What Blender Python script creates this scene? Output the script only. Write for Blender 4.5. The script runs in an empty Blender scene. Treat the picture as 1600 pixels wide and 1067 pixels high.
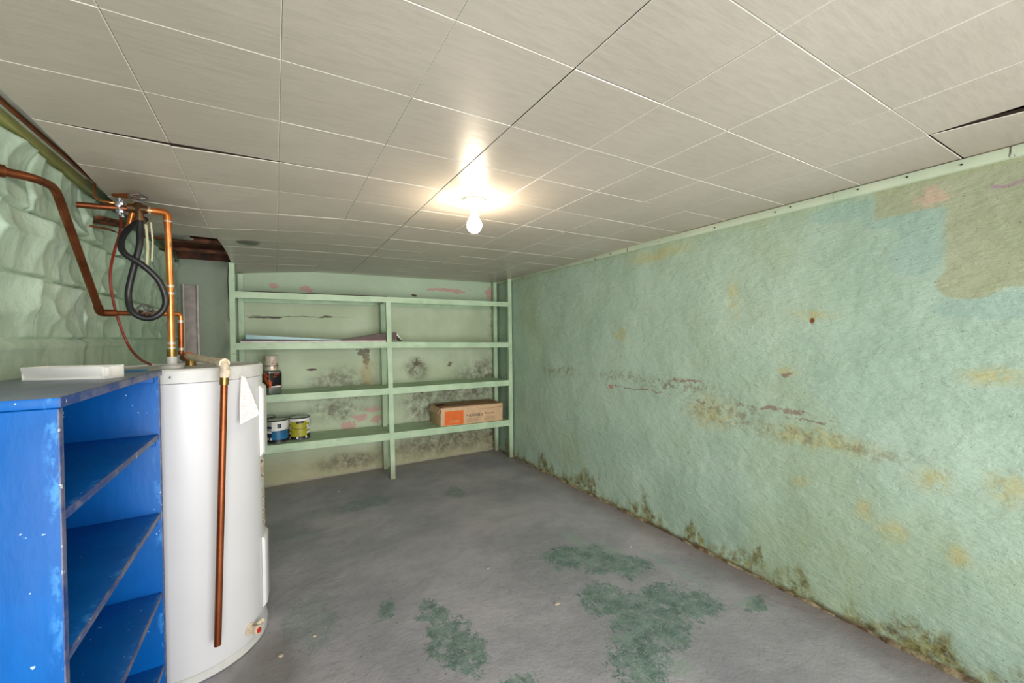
import bpy, bmesh, math, random
import numpy as np
from mathutils import Vector, Matrix, noise as mnoise
random.seed(7)
S = bpy.context.scene
COL = S.collection
PI = math.pi

# ------------------------------------------------------------------ camera
CH = 1.3133
yaw, pit, rol, fpx = 0.5271, -0.0133, -0.0115, 636.24
c_, s_ = math.cos(yaw), math.sin(yaw)
cp, sp = math.cos(pit), math.sin(pit)
cr, sr = math.cos(rol), math.sin(rol)
b1 = Vector((c_, -s_, 0)); b2 = Vector((s_, c_, 0)); b3 = Vector((0, 0, 1))
fwd = b2 * cp + b3 * sp
up0 = -b2 * sp + b3 * cp
right = b1 * cr + up0 * sr
up = -b1 * sr + up0 * cr
cam = bpy.data.cameras.new('camera')
cam.sensor_width = 36; cam.sensor_fit = 'HORIZONTAL'
cam.lens = fpx / 1600 * 36
cam.clip_start = 0.02
co = bpy.data.objects.new('camera', cam); COL.objects.link(co)
M = Matrix(((right.x, up.x, -fwd.x, 0), (right.y, up.y, -fwd.y, 0), (right.z, up.z, -fwd.z, CH), (0, 0, 0, 1)))
co.matrix_world = M
S.camera = co

# ------------------------------------------------------------------ world, lights, exposure
w = bpy.data.worlds.new('world'); S.world = w; w.use_nodes = True
w.node_tree.nodes['Background'].inputs[0].default_value = (0.9, 0.95, 1, 1)
w.node_tree.nodes['Background'].inputs[1].default_value = 0.3
def area(name, loc, rot, sx, sy, power, col=(1, 1, 1), spread=180):
    l = bpy.data.lights.new(name, 'AREA'); l.shape = 'RECTANGLE'; l.size = sx; l.size_y = sy
    l.energy = power; l.color = col; l.spread = math.radians(spread)
    o = bpy.data.objects.new(name, l); COL.objects.link(o); o.location = loc; o.rotation_euler = rot
    return o
area('flash_bounce', (0.7, -1.55, 1.05), (math.radians(90), 0, 0), 2.6, 1.7, 58, (1, 0.985, 0.975), 105)
area('fill_light', (1.0, -0.7, 0.25), (math.radians(150), 0, 0), 1.6, 0.4, 13, (1, 0.985, 0.97))  # added fill low behind the camera, aimed up at the ceiling
S.view_settings.view_transform = 'Standard'
S.view_settings.look = 'None'
S.view_settings.gamma = 1
S.view_settings.use_curve_mapping = False
S.view_settings.exposure = 0.0

# ------------------------------------------------------------------ helpers
def lin(c):
    r = []
    for v in c[:3]:
        v = v / 255
        r.append(v / 12.92 if v <= 0.04045 else ((v + 0.055) / 1.055) ** 2.4)
    return (*r, 1)

class NT:
    def __init__(s, name, rough=0.6, metal=0.0, spec=0.5):
        s.m = bpy.data.materials.new(name); s.m.use_nodes = True
        s.t = s.m.node_tree; s.n = s.t.nodes; s.l = s.t.links
        s.b = s.n['Principled BSDF']
        s.b.inputs['Roughness'].default_value = rough
        s.b.inputs['Metallic'].default_value = metal
        s.b.inputs['Specular IOR Level'].default_value = spec
        s.tc = s.n.new('ShaderNodeTexCoord')
        s.P = s.tc.outputs['Object']
    def put(s, sock, v):
        if hasattr(v, 'is_linked') or isinstance(v, bpy.types.NodeSocket): s.l.new(v, sock)
        else:
            sock.default_value = v
    def math(s, op, a, b=0.0, clamp=False):
        n = s.n.new('ShaderNodeMath'); n.operation = op; n.use_clamp = clamp
        s.put(n.inputs[0], a); s.put(n.inputs[1], b); return n.outputs[0]
    def vm(s, op, a, b=(0, 0, 0)):
        n = s.n.new('ShaderNodeVectorMath'); n.operation = op
        s.put(n.inputs[0], a)
        if op == 'SCALE': s.put(n.inputs[3], b)
        else: s.put(n.inputs[1], b)
        return n.outputs['Value'] if op in ('LENGTH', 'DOT_PRODUCT', 'DISTANCE') else n.outputs[0]
    def noise(s, scale, detail=4, rough=0.55, vec=None, dist=0.0, color=False):
        n = s.n.new('ShaderNodeTexNoise'); n.inputs['Scale'].default_value = scale
        n.inputs['Detail'].default_value = detail; n.inputs['Roughness'].default_value = rough
        n.inputs['Distortion'].default_value = dist
        s.l.new(vec if vec is not None else s.P, n.inputs['Vector'])
        return n.outputs['Color'] if color else n.outputs['Fac']
    def scaled(s, v, vec=None):
        return s.vm('MULTIPLY', vec if vec is not None else s.P, v)
    def ramp(s, f, a, b):
        n = s.n.new('ShaderNodeMapRange'); n.interpolation_type = 'SMOOTHSTEP'
        s.put(n.inputs[0], f); n.inputs[1].default_value = a; n.inputs[2].default_value = b
        return n.outputs[0]
    def mix(s, f, a, b):
        n = s.n.new('ShaderNodeMix'); n.data_type = 'RGBA'
        s.put(n.inputs[0], f); s.put(n.inputs[6], a); s.put(n.inputs[7], b); return n.outputs[2]
    def warp(s, scale, amt, detail=3, vec=None):
        c = s.noise(scale, detail, color=True, vec=vec)
        d = s.vm('SUBTRACT', c, (0.5, 0.5, 0.5))
        d = s.vm('SCALE', d, amt * 2)
        return s.vm('ADD', vec if vec is not None else s.P, d)
    def field(s, vec, c, r):            # 1 at the centre of an ellipse, 0 at its edge, negative outside
        d = s.vm('SUBTRACT', vec, c)
        d = s.vm('DIVIDE', d, r)
        return s.math('SUBTRACT', 1.0, s.vm('LENGTH', d))
    def ell(s, vec, c, r, soft=0.2):
        return s.ramp(s.field(vec, c, r), -soft, soft)
    def union(s, vec, items):
        f = None
        for c, r in items:
            g = s.field(vec, c, r)
            f = g if f is None else s.math('MAXIMUM', f, g)
        return f
    def rag(s, f, scale=20, amt=2.5, a=.05, b=.25, detail=5):
        n = s.noise(scale, detail, .7)
        return s.ramp(s.math('ADD', f, s.math('MULTIPLY', s.math('SUBTRACT', n, .5), amt)), a, b)
    def rect(s, vec, c, r, soft=0.05):
        d = s.vm('DIVIDE', s.vm('SUBTRACT', vec, c), r)
        d = s.vm('ABSOLUTE', d)
        q = s.n.new('ShaderNodeSeparateXYZ'); s.l.new(d, q.inputs[0])
        m = s.math('MAXIMUM', s.math('MAXIMUM', q.outputs[0], q.outputs[1]), q.outputs[2])
        return s.ramp(s.math('SUBTRACT', 1.0, m), -soft, soft)
    def sep(s, vec=None):
        q = s.n.new('ShaderNodeSeparateXYZ'); s.l.new(vec if vec is not None else s.P, q.inputs[0]); return q.outputs
    def color(s, c): s.put(s.b.inputs['Base Color'], c); return s
    def rough(s, c): s.put(s.b.inputs['Roughness'], c); return s
    def bump(s, h, dist=0.003, strength=1.0):
        n = s.n.new('ShaderNodeBump'); n.inputs['Strength'].default_value = strength
        n.inputs['Distance'].default_value = dist
        s.put(n.inputs['Height'], h); s.l.new(n.outputs[0], s.b.inputs['Normal']); return s

def flat(name, c, rough=0.6, metal=0.0, var=0.08, scale=18, bump=0.0):
    t = NT(name, rough, metal)
    L = lin(c)
    f = t.noise(scale, 4)
    d = tuple(max(0, v * (1 - 2.2 * var)) for v in L[:3]) + (1,)
    h = tuple(min(1, v * (1 + 1.2 * var)) for v in L[:3]) + (1,)
    t.color(t.mix(t.ramp(f, .3, .7), d, h))
    if bump: t.bump(t.noise(scale * 4, 3), bump)
    return t.m

def link(o, parent=None):
    COL.objects.link(o)
    if parent is not None: o.parent = parent
    return o
def props(o, label=None, cat=None, group=None, kind=None):
    if label: o['label'] = label
    if cat: o['category'] = cat
    if group: o['group'] = group
    if kind: o['kind'] = kind
    return o
def empty(name, loc, label, cat, group=None, rz=0):
    o = bpy.data.objects.new(name, None); COL.objects.link(o); o.location = loc; o.rotation_euler.z = rz
    o.empty_display_size = 0.05
    return props(o, label, cat, group)

class MB:
    """collects shapes in one bmesh"""
    def __init__(s): s.bm = bmesh.new()
    def box(s, a, b, bev=0.0, rz=0, piv=None, mi=0):
        a = Vector(a); b = Vector(b)
        r = bmesh.ops.create_cube(s.bm, size=1)
        vs = r['verts']
        for v in vs: v.co = Vector(((a.x + b.x) / 2 + v.co.x * (b.x - a.x), (a.y + b.y) / 2 + v.co.y * (b.y - a.y), (a.z + b.z) / 2 + v.co.z * (b.z - a.z)))
        fs = {f for v in vs for f in v.link_faces}
        for f in fs: f.material_index = mi
        if bev:
            es = list({e for v in vs for e in v.link_edges})
            r = bmesh.ops.bevel(s.bm, geom=es, offset=bev, segments=2, affect='EDGES', profile=0.5)
            vs = list({v for f in r['faces'] for v in f.verts} | {v for v in vs if v.is_valid})
        if rz:
            p = Vector(piv) if piv else (a + b) / 2
            bmesh.ops.rotate(s.bm, verts=vs, cent=p, matrix=Matrix.Rotation(rz, 3, 'Z'))
        return vs
    def hexa(s, pts, mi=0):
        """8 corners: bottom 4 ccw, top 4 ccw"""
        v = [s.bm.verts.new(p) for p in pts]
        for q in ((3, 2, 1, 0), (4, 5, 6, 7), (0, 1, 5, 4), (1, 2, 6, 5), (2, 3, 7, 6), (3, 0, 4, 7)):
            f = s.bm.faces.new([v[i] for i in q]); f.material_index = mi
        return v
    def tube(s, pts, r, n=12, cap=True, mi=0, flatz=1.0):
        pts = [Vector(p) for p in pts]
        rr = r if isinstance(r, (list, tuple)) else [r] * len(pts)
        t0 = (pts[1] - pts[0]).normalized()
        u = t0.orthogonal().normalized()
        rings = []
        prev = t0
        for i, p in enumerate(pts):
            if i == 0: t = t0
            elif i == len(pts) - 1: t = (pts[i] - pts[i - 1]).normalized()
            else: t = ((pts[i + 1] - pts[i]).normalized() + (pts[i] - pts[i - 1]).normalized()).normalized()
            q = prev.rotation_difference(t); u = (q @ u).normalized(); prev = t
            w_ = t.cross(u).normalized()
            ring = [s.bm.verts.new(p + (u * math.cos(2 * PI * k / n) + w_ * math.sin(2 * PI * k / n) * flatz) * rr[i]) for k in range(n)]
            rings.append(ring)
        for a, b in zip(rings, rings[1:]):
            for k in range(n):
                f = s.bm.faces.new((a[k], a[(k + 1) % n], b[(k + 1) % n], b[k])); f.smooth = True; f.material_index = mi
        if cap:
            for ring, fl in ((rings[0], True), (rings[-1], False)):
                f = s.bm.faces.new(list(reversed(ring)) if fl else ring); f.material_index = mi
        return s
    def lathe(s, prof, c=(0, 0, 0), n=32, mi=0, a0=0, a1=2 * PI, smooth=True, axis=None):
        """prof: list of (r, z)"""
        full = abs(a1 - a0 - 2 * PI) < 1e-6
        m = n if full else n + 1
        rings = []
        R = Matrix.Identity(3) if axis is None else Vector((0, 0, 1)).rotation_difference(Vector(axis)).to_matrix()
        for r, z in prof:
            if r < 1e-6: rings.append([s.bm.verts.new(Vector(c) + R @ Vector((0, 0, z)))] )
            else: rings.append([s.bm.verts.new(Vector(c) + R @ Vector((r * math.cos(a0 + (a1 - a0) * k / n), r * math.sin(a0 + (a1 - a0) * k / n), z))) for k in range(m)])
        for a, b in zip(rings, rings[1:]):
            for k in range(n):
                k2 = (k + 1) % m
                if len(a) == 1 and len(b) == 1: continue
                if len(a) == 1: vs = (a[0], b[k2], b[k])
                elif len(b) == 1: vs = (a[k], a[k2], b[0])
                else: vs = (a[k], a[k2], b[k2], b[k])
                f = s.bm.faces.new(vs); f.smooth = smooth; f.material_index = mi
        return s
    def done(s, name, mats, parent=None, sharp=35, recalc=True):
        if recalc: bmesh.ops.recalc_face_normals(s.bm, faces=s.bm.faces)
        me = bpy.data.meshes.new(name); s.bm.to_mesh(me); s.bm.free()
        for m in (mats if isinstance(mats, (list, tuple)) else [mats]): me.materials.append(m)
        if sharp:
            try: me.set_sharp_from_angle(angle=math.radians(sharp))
            except Exception: pass
        o = bpy.data.objects.new(name, me)
        return link(o, parent)
def gridobj(name, f, nu, nv, mats, parent=None, flip=False):
    """f(u,v)->xyz for u,v in 0..1"""
    vs = [f(i / nu, j / nv) for j in range(nv + 1) for i in range(nu + 1)]
    fs = []
    for j in range(nv):
        for i in range(nu):
            a = j * (nu + 1) + i
            q = (a, a + 1, a + nu + 2, a + nu + 1)
            fs.append(q[::-1] if flip else q)
    me = bpy.data.meshes.new(name); me.from_pydata(vs, [], fs); me.polygons.foreach_set('use_smooth', [True] * len(fs))
    for m in (mats if isinstance(mats, (list, tuple)) else [mats]): me.materials.append(m)
    return link(bpy.data.objects.new(name, me), parent)
def local(o, root):
    """parent an object whose mesh is written in world coordinates to a root Empty without moving it"""
    o.parent = root
    o.matrix_parent_inverse = root_mat(root).inverted()
    return o
def root_mat(root): return Matrix.Translation(root.location) @ Matrix.Rotation(root.rotation_euler.z, 4, 'Z')
def curve_pts(pts, n=8):
    """catmull-rom"""
    P = [Vector(p) for p in pts]; P = [P[0] * 2 - P[1]] + P + [P[-1] * 2 - P[-2]]
    out = []
    for i in range(1, len(P) - 2):
        for k in range(n):
            t = k / n
            out.append(0.5 * ((2 * P[i]) + (P[i + 1] - P[i - 1]) * t + (2 * P[i - 1] - 5 * P[i] + 4 * P[i + 1] - P[i + 2]) * t * t + (-P[i - 1] + 3 * P[i] - 3 * P[i + 1] + P[i + 2]) * t ** 3))
    out.append(P[-2]); return out
def bend(pts, r=0.02, n=5):
    """polyline with rounded corners"""
    P = [Vector(p) for p in pts]; out = [P[0]]
    for a, b, c in zip(P, P[1:], P[2:]):
        d1 = (a - b).normalized(); d2 = (c - b).normalized()
        rr = min(r, (a - b).length * .45, (c - b).length * .45)
        p, q = b + d1 * rr, b + d2 * rr
        for k in range(n + 1):
            t = k / n; out.append(p * (1 - t) ** 2 + b * 2 * t * (1 - t) + q * t * t)
    out.append(P[-1]); return out
nz = lambda x, y, z=0.0: mnoise.noise(Vector((x, y, z)))

# ------------------------------------------------------------------ materials
GREEN = (171, 201, 178)
def mat_right_wall():
    t = NT('painted_plaster', 0.36, spec=0.5)
    P = t.warp(14, 0.012, 5)
    P2 = t.warp(5, 0.05, 4)
    big = t.noise(1.6, 5, .6)
    c = t.mix(t.ramp(big, .35, .68), lin((168, 194, 176)), lin((186, 210, 193)))
    c = t.mix(t.ramp(t.noise(0.9, 4, .6, vec=t.vm('ADD', t.P, (9, 3, 1))), .5, .72), c, lin((172, 192, 160)))
    c = t.mix(t.math('MULTIPLY', t.ramp(t.noise(40, 4), .45, .75), .25), c, lin((200, 216, 206)))
    # blue-green over-painted band below the khaki repair
    bl = t.ramp(t.union(P, [((2.2, .56, 1.74), (.3, .10, .14)), ((2.2, .66, 1.80), (.3, .12, .06)), ((2.2, .35, 1.40), (.3, .22, .05)), ((2.2, .6, 1.62), (.3, .08, .09)), ((2.2, .84, 1.86), (.3, .14, .05))]), -.05, .15)
    c = t.mix(t.math('MULTIPLY', bl, .55), c, lin((158, 190, 182)))
    kh = t.math('MAXIMUM', t.rect(P, (2.2, 0.0, 1.72), (.4, .518, .255), .03), t.rect(P, (2.2, .52, 1.88), (.4, .21, .085), .05))
    kh = t.math('MAXIMUM', kh, t.ell(P, (2.2, .45, 1.50), (.4, .09, .07), .1))
    kc = t.mix(t.ramp(t.noise(3, 5), .35, .7), lin((172, 179, 148)), lin((184, 190, 162)))
    c = t.mix(t.math('MULTIPLY', kh, .95), c, kc)
    c = t.mix(t.math('MULTIPLY', t.rag(t.field(t.P, (2.2, .553, 1.845), (.4, .05, .038)), 40, 4.0), .8), c, lin((214, 186, 166)))
    # yellow damp marks
    yl = t.union(P2, [((2.2, 2.24, 1.32), (.4, .07, .055)), ((2.2, .963, 1.40), (.4, .10, .03)), ((2.2, .39, 1.14), (.4, .09, .035)), ((2.2, .56, .73), (.4, .07, .05)), ((2.2, .37, .75), (.4, .05, .06)),
        ((2.2, 1.49, .85), (.4, .16, .11)), ((2.2, .66, .47), (.4, .05, .05)), ((2.2, 1.03, .58), (.4, .04, .03)), ((2.2, .48, .46), (.4, .03, .05)), ((2.2, 1.08, 1.12), (.4, .05, .03)), ((2.2, .75, .52), (.4, .04, .05)),
        ((2.2, 1.9, 1.85), (.4, .3, .05)), ((2.2, 1.35, 1.5), (.4, .05, .12)), ((2.2, .95, .80), (.4, .25, .05))])
    c = t.mix(t.math('MULTIPLY', t.math('MULTIPLY', t.ramp(yl, -.4, .7), t.ramp(t.noise(20, 6, .7), .3, .62)), .7), c, lin((196, 188, 128)))
    # brownish band of peeling along the middle
    br = t.union(P2, [((2.2, 1.75, .98), (.4, .35, .06)), ((2.2, 1.42, .86), (.4, .25, .08)), ((2.2, .95, .80), (.4, .35, .04)), ((2.2, 2.2, 1.0), (.4, .3, .04)), ((2.2, 3.0, .98), (.4, .3, .05))])
    c = t.mix(t.math('MULTIPLY', t.math('MULTIPLY', t.ramp(br, -.4, .6), t.ramp(t.noise(26, 6, .7), .45, .62)), .75), c, lin((140, 132, 104)))
    crk = t.union(t.warp(16, .035, 5), [((2.2, 2.1, .925), (.4, .26, .008)), ((2.2, 1.66, 1.02), (.4, .12, .010)), ((2.2, 1.12, .92), (.4, .18, .012)), ((2.2, .98, .89), (.4, .10, .008)), ((2.2, 1.55, .9), (.4, .06, .01)), ((2.2, 1.08, 1.10), (.4, .03, .01))])
    c = t.mix(t.math('MULTIPLY', t.rag(crk, 34, 5.0, .0, .5), .75), c, lin((146, 112, 104)))
    c = t.mix(t.math('MULTIPLY', t.ell(P, (2.2, 2.33, .915), (.4, .022, .016), .2), .9), c, lin((196, 132, 122)))
    c = t.mix(t.ell(P, (2.2, .963, 1.372), (.4, .011, .014), .3), c, lin((132, 76, 44)))
    pl = t.math('SUBTRACT', t.ell(P, (2.2, .363, 1.835), (.4, .042, .022), .1), t.ell(P, (2.2, .363, 1.850), (.4, .040, .024), .1))
    c = t.mix(t.math('MULTIPLY', t.math('MAXIMUM', pl, 0.0), .85), c, lin((176, 150, 162)))
    # dark mould at the foot of the wall
    zz = t.sep(P2)[2]
    h = t.noise(2.4, 6, .7, vec=t.scaled((0, 1, .35)))
    lim = t.math('MULTIPLY', t.ramp(h, .42, .75), .26)
    lim = t.math('ADD', lim, .018)
    foot = t.ramp(t.math('SUBTRACT', lim, zz), -.05, .05)
    fc = t.mix(t.ramp(t.noise(30, 5, .7), .4, .65), lin((150, 150, 100)), lin((92, 80, 46)))
    c = t.mix(t.math('MULTIPLY', foot, t.ramp(t.noise(18, 6, .75), .3, .6)), c, fc)
    c = t.mix(t.ramp(t.sep(t.warp(9, .02))[2], .03, .0), c, lin((96, 82, 58)))
    # corner by the shelves greyer
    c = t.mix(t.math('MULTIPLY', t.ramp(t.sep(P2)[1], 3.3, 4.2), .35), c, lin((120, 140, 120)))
    # top edge
    c = t.mix(t.math('MULTIPLY', t.ramp(t.sep(t.warp(6, .03, 5))[2], 1.87, 1.93), .5), c, lin((172, 172, 128)))
    c = t.mix(t.math('MULTIPLY', t.ramp(t.noise(120, 2), .69, .73), .7), c, lin((110, 110, 90)))
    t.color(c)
    st = t.scaled((1, 1, 1.6))
    h1 = t.noise(13, 6, .6, vec=st, dist=.25)
    h2 = t.noise(46, 5, .65, vec=t.scaled((1, .45, 1.9)), dist=.3)
    h3 = t.noise(3.5, 3)
    hh = t.math('ADD', t.math('MULTIPLY', h1, 1.0), t.math('MULTIPLY', h2, .6))
    hh = t.math('ADD', hh, t.math('MULTIPLY', h3, 1.6))
    t.bump(hh, 0.009, .85)
    return t.m
def mat_back_wall():
    t = NT('painted_block', 0.6)
    P = t.warp(12, .02, 5); P2 = t.warp(4, .08, 5)
    c = t.mix(t.ramp(t.noise(2.2, 5), .35, .7), lin((168, 180, 150)), lin((186, 198, 170)))
    c = t.mix(t.math('MULTIPLY', t.ramp(t.sep(P2)[2], 1.62, 1.72), .4), c, lin((160, 192, 168)))
    # left bay beside the shelving is greyer
    c = t.mix(t.math('MULTIPLY', t.ramp(t.sep(P)[0], -.30, -.36), .75), c, lin((142, 152, 136)))
    # yellow-grey low down
    c = t.mix(t.math('MULTIPLY', t.ramp(t.sep(P2)[2], .32, .12), .75), c, lin((160, 154, 118)))
    mo = t.union(P2, [((1.6, 4.2, .19), (.62, .4, .15)), ((1.35, 4.2, .60), (.22, .4, .20)), ((2.2, 4.2, .85), (.5, .4, .22)), ((1.28, 4.2, .99), (.13, .4, .11)), ((.60, 4.2, .12), (.28, .4, .08)), ((2.3, 4.2, .3), (.3, .4, .5)), ((.55, 4.2, .85), (.3, .4, .16)), ((.5, 4.2, .62), (.25, .4, .10)), ((2.25, 4.2, 1.5), (.1, .4, .5)), ((1.8, 4.2, .67), (.4, .4, .12))])
    mm = t.math('MULTIPLY', t.ramp(mo, -.5, .6), t.ramp(t.noise(13, 9, .85), .34, .62))
    c = t.mix(t.math('MULTIPLY', mm, .88), c, lin((84, 76, 58)))
    dk = t.union(P, [((.755, 4.2, 1.175), (.085, .4, .035)), ((.775, 4.2, 1.10), (.035, .4, .08)), ((1.28, 4.2, 1.05), (.035, .4, .045)), ((1.65, 4.2, 1.02), (.03, .4, .03)), ((2.25, 4.2, .2), (.12, .4, .3))])
    c = t.mix(t.math('MULTIPLY', t.rag(dk, 26, 3.0, .0, .4), .8), c, lin((82, 66, 48)))
    c = t.mix(t.math('MULTIPLY', t.ell(P2, (.79, 4.2, .97), (.06, .4, .13), .5), .5), c, lin((160, 138, 84)))
    pk = t.union(t.warp(20, .03, 5), [((.255, 4.2, 1.768), (.05, .4, .022)), ((.0, 4.2, 1.785), (.04, .4, .018)), ((1.62, 4.2, 1.825), (.20, .4, .014)), ((1.78, 4.2, 1.81), (.07, .4, .016)), ((2.2, 4.2, 1.80), (.10, .4, .06)), ((.60, 4.2, .465), (.07, .4, .04)), ((.72, 4.2, .53), (.06, .4, .03)), ((.83, 4.2, .60), (.06, .4, .03)), ((.86, 4.2, .5), (.05, .4, .03))])
    pk = t.math('ADD', pk, t.math('MULTIPLY', t.math('SUBTRACT', t.noise(22, 5, .7), .5), 3.0))
    c = t.mix(t.math('MULTIPLY', t.ramp(pk, -.15, -.02), .9), c, lin((186, 146, 138)))
    # crack
    ck = t.union(t.warp(8, .02, 4), [((-.12, 4.2, 1.50), (.09, .4, .006)), ((.0, 4.2, 1.502), (.06, .4, .008)), ((.42, 4.2, 1.512), (.06, .4, .009)), ((.2, 4.2, 1.51), (.45, .4, .0025)), ((.29, 4.2, 1.02), (.05, .4, .008)), ((1.27, 4.2, 1.75), (.03, .4, .012)), ((.95, 4.2, .83), (.01, .4, .012)), ((1.33, 4.2, .735), (.012, .4, .012))])
    c = t.mix(t.ramp(ck, -.1, .1), c, lin((70, 62, 46)))
    c = t.mix(t.ramp(t.sep(t.warp(9, .02))[2], .022, .0), c, lin((150, 140, 128)))
    t.color(c)
    t.bump(t.math('ADD', t.noise(14, 5), t.math('MULTIPLY', t.noise(70, 3), .3)), .006)
    return t.m
def mat_left_wall():
    t = NT('painted_stone', 0.62)
    c = t.mix(t.ramp(t.noise(3, 5), .35, .7), lin((172, 194, 172)), lin((194, 213, 192)))
    c = t.mix(t.math('MULTIPLY', t.ramp(t.noise(1.2, 3), .5, .75), .5), c, lin((150, 182, 172)))
    sk = t.noise(3, 5, .6, vec=t.scaled((1, 3.2, .35)))
    c = t.mix(t.math('MULTIPLY', t.ramp(sk, .56, .72), .35), c, lin((132, 150, 146)))
    c = t.mix(t.math('MULTIPLY', t.ramp(t.noise(30, 5, .7), .55, .8), .3), c, lin((196, 214, 190)))
    t.color(c); t.bump(t.math('ADD', t.noise(26, 5), t.math('MULTIPLY', t.noise(90, 3), .3)), .004)
    return t.m
def mat_floor():
    t = NT('painted_concrete', 0.45)
    c = t.mix(t.ramp(t.noise(1.8, 6, .6), .32, .7), lin((144, 144, 152)), lin((172, 170, 178)))
    c = t.mix(t.math('MULTIPLY', t.ramp(t.noise(.9, 4), .5, .72), .4), c, lin((188, 180, 180)))
    c = t.mix(t.math('MULTIPLY', t.ramp(t.noise(24, 6, .75, dist=.5), .52, .72), .30), c, lin((96, 92, 92)))
    Pw = t.warp(9, .09, 8)
    patches = [((1.50, 1.92, 0), (.16, .13, 1)), ((1.62, 1.80, 0), (.15, .15, 1)), ((1.72, 1.66, 0), (.14, .12, 1)),
        ((1.40, 1.50, 0), (.12, .15, 1)), ((1.60, 1.36, 0), (.20, .13, 1)), ((1.74, 1.26, 0), (.13, .10, 1)),
        ((1.36, 1.26, 0), (.13, .15, 1)), ((1.22, 1.14, 0), (.12, .12, 1)), ((1.48, 1.22, 0), (.14, .12, 1)),
        ((.62, 1.86, 0), (.07, .12, 1)), ((.64, 1.66, 0), (.11, .14, 1)), ((.66, 1.52, 0), (.10, .10, 1)),
        ((.50, 3.36, 0), (.24, .10, 1)), ((.68, 3.40, 0), (.14, .12, 1)), ((.28, 3.34, 0), (.14, .10, 1)), ((1.30, 3.22, 0), (.10, .12, 1)),
        ((.10, 3.1, 0), (.14, .09, 1)), ((.0, 3.3, 0), (.1, .1, 1)), ((.45, 2.0, 0), (.05, .07, 1)), ((.12, 2.1, 0), (.12, .2, 1)), ((.55, 1.32, 0), (.3, .05, 1)), ((.15, 1.45, 0), (.12, .08, 1)), ((2.0, 1.1, 0), (.10, .04, 1))]
    f = t.union(Pw, patches)
    n = t.noise(24, 7, .68, vec=t.scaled((1, .55, 1)), dist=2.2)
    n2 = t.noise(70, 4, .6, vec=t.scaled((1, .7, 1)), dist=3.5)
    m = t.math('ADD', t.math('MULTIPLY', t.math('MINIMUM', f, .30), 2.6), t.math('MULTIPLY', t.math('SUBTRACT', n, .5), 4.5))
    m = t.math('ADD', m, t.math('MULTIPLY', t.math('SUBTRACT', n2, .5), 3.2))
    m = t.ramp(m, .10, .20)
    weak = t.ramp(t.sep()[1], 3.0, 2.4)
    weak = t.math('ADD', .65, t.math('MULTIPLY', weak, .35))
    lw = t.ramp(t.sep()[0], .3, .5)
    weak = t.math('MULTIPLY', weak, t.math('ADD', .45, t.math('MULTIPLY', lw, .55)))
    teal = t.mix(t.ramp(t.noise(12, 7, .75), .35, .65), lin((84, 110, 100)), lin((122, 146, 136)))
    ln = t.noise(17, 5, .6, dist=3.0, vec=t.scaled((1, .8, 1)))
    ln = t.ramp(t.math('ABSOLUTE', t.math('SUBTRACT', ln, .5)), .022, .008)
    ln2 = t.ramp(t.noise(11, 6, .75, vec=t.vm('ADD', t.P, (2, 7, 0))), .56, .60)
    m = t.math('MULTIPLY', m, t.math('SUBTRACT', 1.0, t.math('MULTIPLY', t.math('MAXIMUM', ln, ln2), .75)))
    c = t.mix(t.math('MULTIPLY', m, weak), c, teal)
    # pale green scuffs at the edge of the worn area
    f2 = t.union(t.warp(9, .04, 5), [((1.66, 2.06, 0), (.06, .22, 1)), ((1.92, 1.52, 0), (.05, .3, 1)), ((1.75, 1.85, 0), (.06, .14, 1)), ((.14, 3.02, 0), (.12, .05, 1)), ((1.98, 1.14, 0), (.09, .03, 1)), ((1.35, 1.05, 0), (.08, .05, 1))])
    m2 = t.ramp(t.math('ADD', f2, t.math('MULTIPLY', t.math('SUBTRACT', n, .5), 2.6)), .15, .35)
    c = t.mix(t.math('MULTIPLY', m2, .55), c, lin((146, 162, 154)))
    # fleck and dirt
    c = t.mix(t.math('MULTIPLY', t.ramp(t.noise(75, 2), .74, .77), .8), c, lin((205, 198, 182)))
    c = t.mix(t.math('MULTIPLY', t.ramp(t.noise(55, 3, vec=t.vm('ADD', t.P, (4, 4, 4))), .70, .75), .6), c, lin((74, 70, 66)))
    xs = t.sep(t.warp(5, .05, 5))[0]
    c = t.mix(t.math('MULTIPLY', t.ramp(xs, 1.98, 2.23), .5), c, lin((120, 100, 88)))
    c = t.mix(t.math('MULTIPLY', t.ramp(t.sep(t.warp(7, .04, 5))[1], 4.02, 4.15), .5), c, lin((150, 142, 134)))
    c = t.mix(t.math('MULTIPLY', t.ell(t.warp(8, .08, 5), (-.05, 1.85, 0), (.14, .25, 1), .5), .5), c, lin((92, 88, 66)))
    t.color(c)
    t.rough(t.math('ADD', .38, t.math('MULTIPLY', t.noise(6, 4), .25)))
    t.bump(t.math('ADD', t.noise(9, 5), t.math('MULTIPLY', t.noise(80, 4), .3)), .006)
    return t.m
def mat_tile():
    t = NT('ceiling_tile_paint', 0.36, spec=0.4)
    c = t.mix(t.ramp(t.noise(2.0, 4), .3, .7), lin((196, 185, 172)), lin((206, 195, 183)))
    g = t.noise(60, 3, .6, vec=t.scaled((.18, 1, 1)))
    c = t.mix(t.math('MULTIPLY', t.ramp(g, .4, .7), .18), c, lin((164, 156, 144)))
    # stains by the pipes, at the right edge, and near the lamp
    m = t.ell(t.warp(4, .1, 5), (-.48, 2.25, 1.95), (.16, .30, 1), .6)
    c = t.mix(t.math('MULTIPLY', m, .45), c, lin((120, 108, 92)))
    m = t.ell(t.warp(9, .04, 4), (.80, 1.87, 1.95), (.09, .035, 1), .4)
    c = t.mix(t.math('MULTIPLY', m, .4), c, lin((196, 160, 104)))
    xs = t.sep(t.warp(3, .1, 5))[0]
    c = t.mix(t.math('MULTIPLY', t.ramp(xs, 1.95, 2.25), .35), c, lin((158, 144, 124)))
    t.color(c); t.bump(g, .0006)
    return t.m
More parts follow.
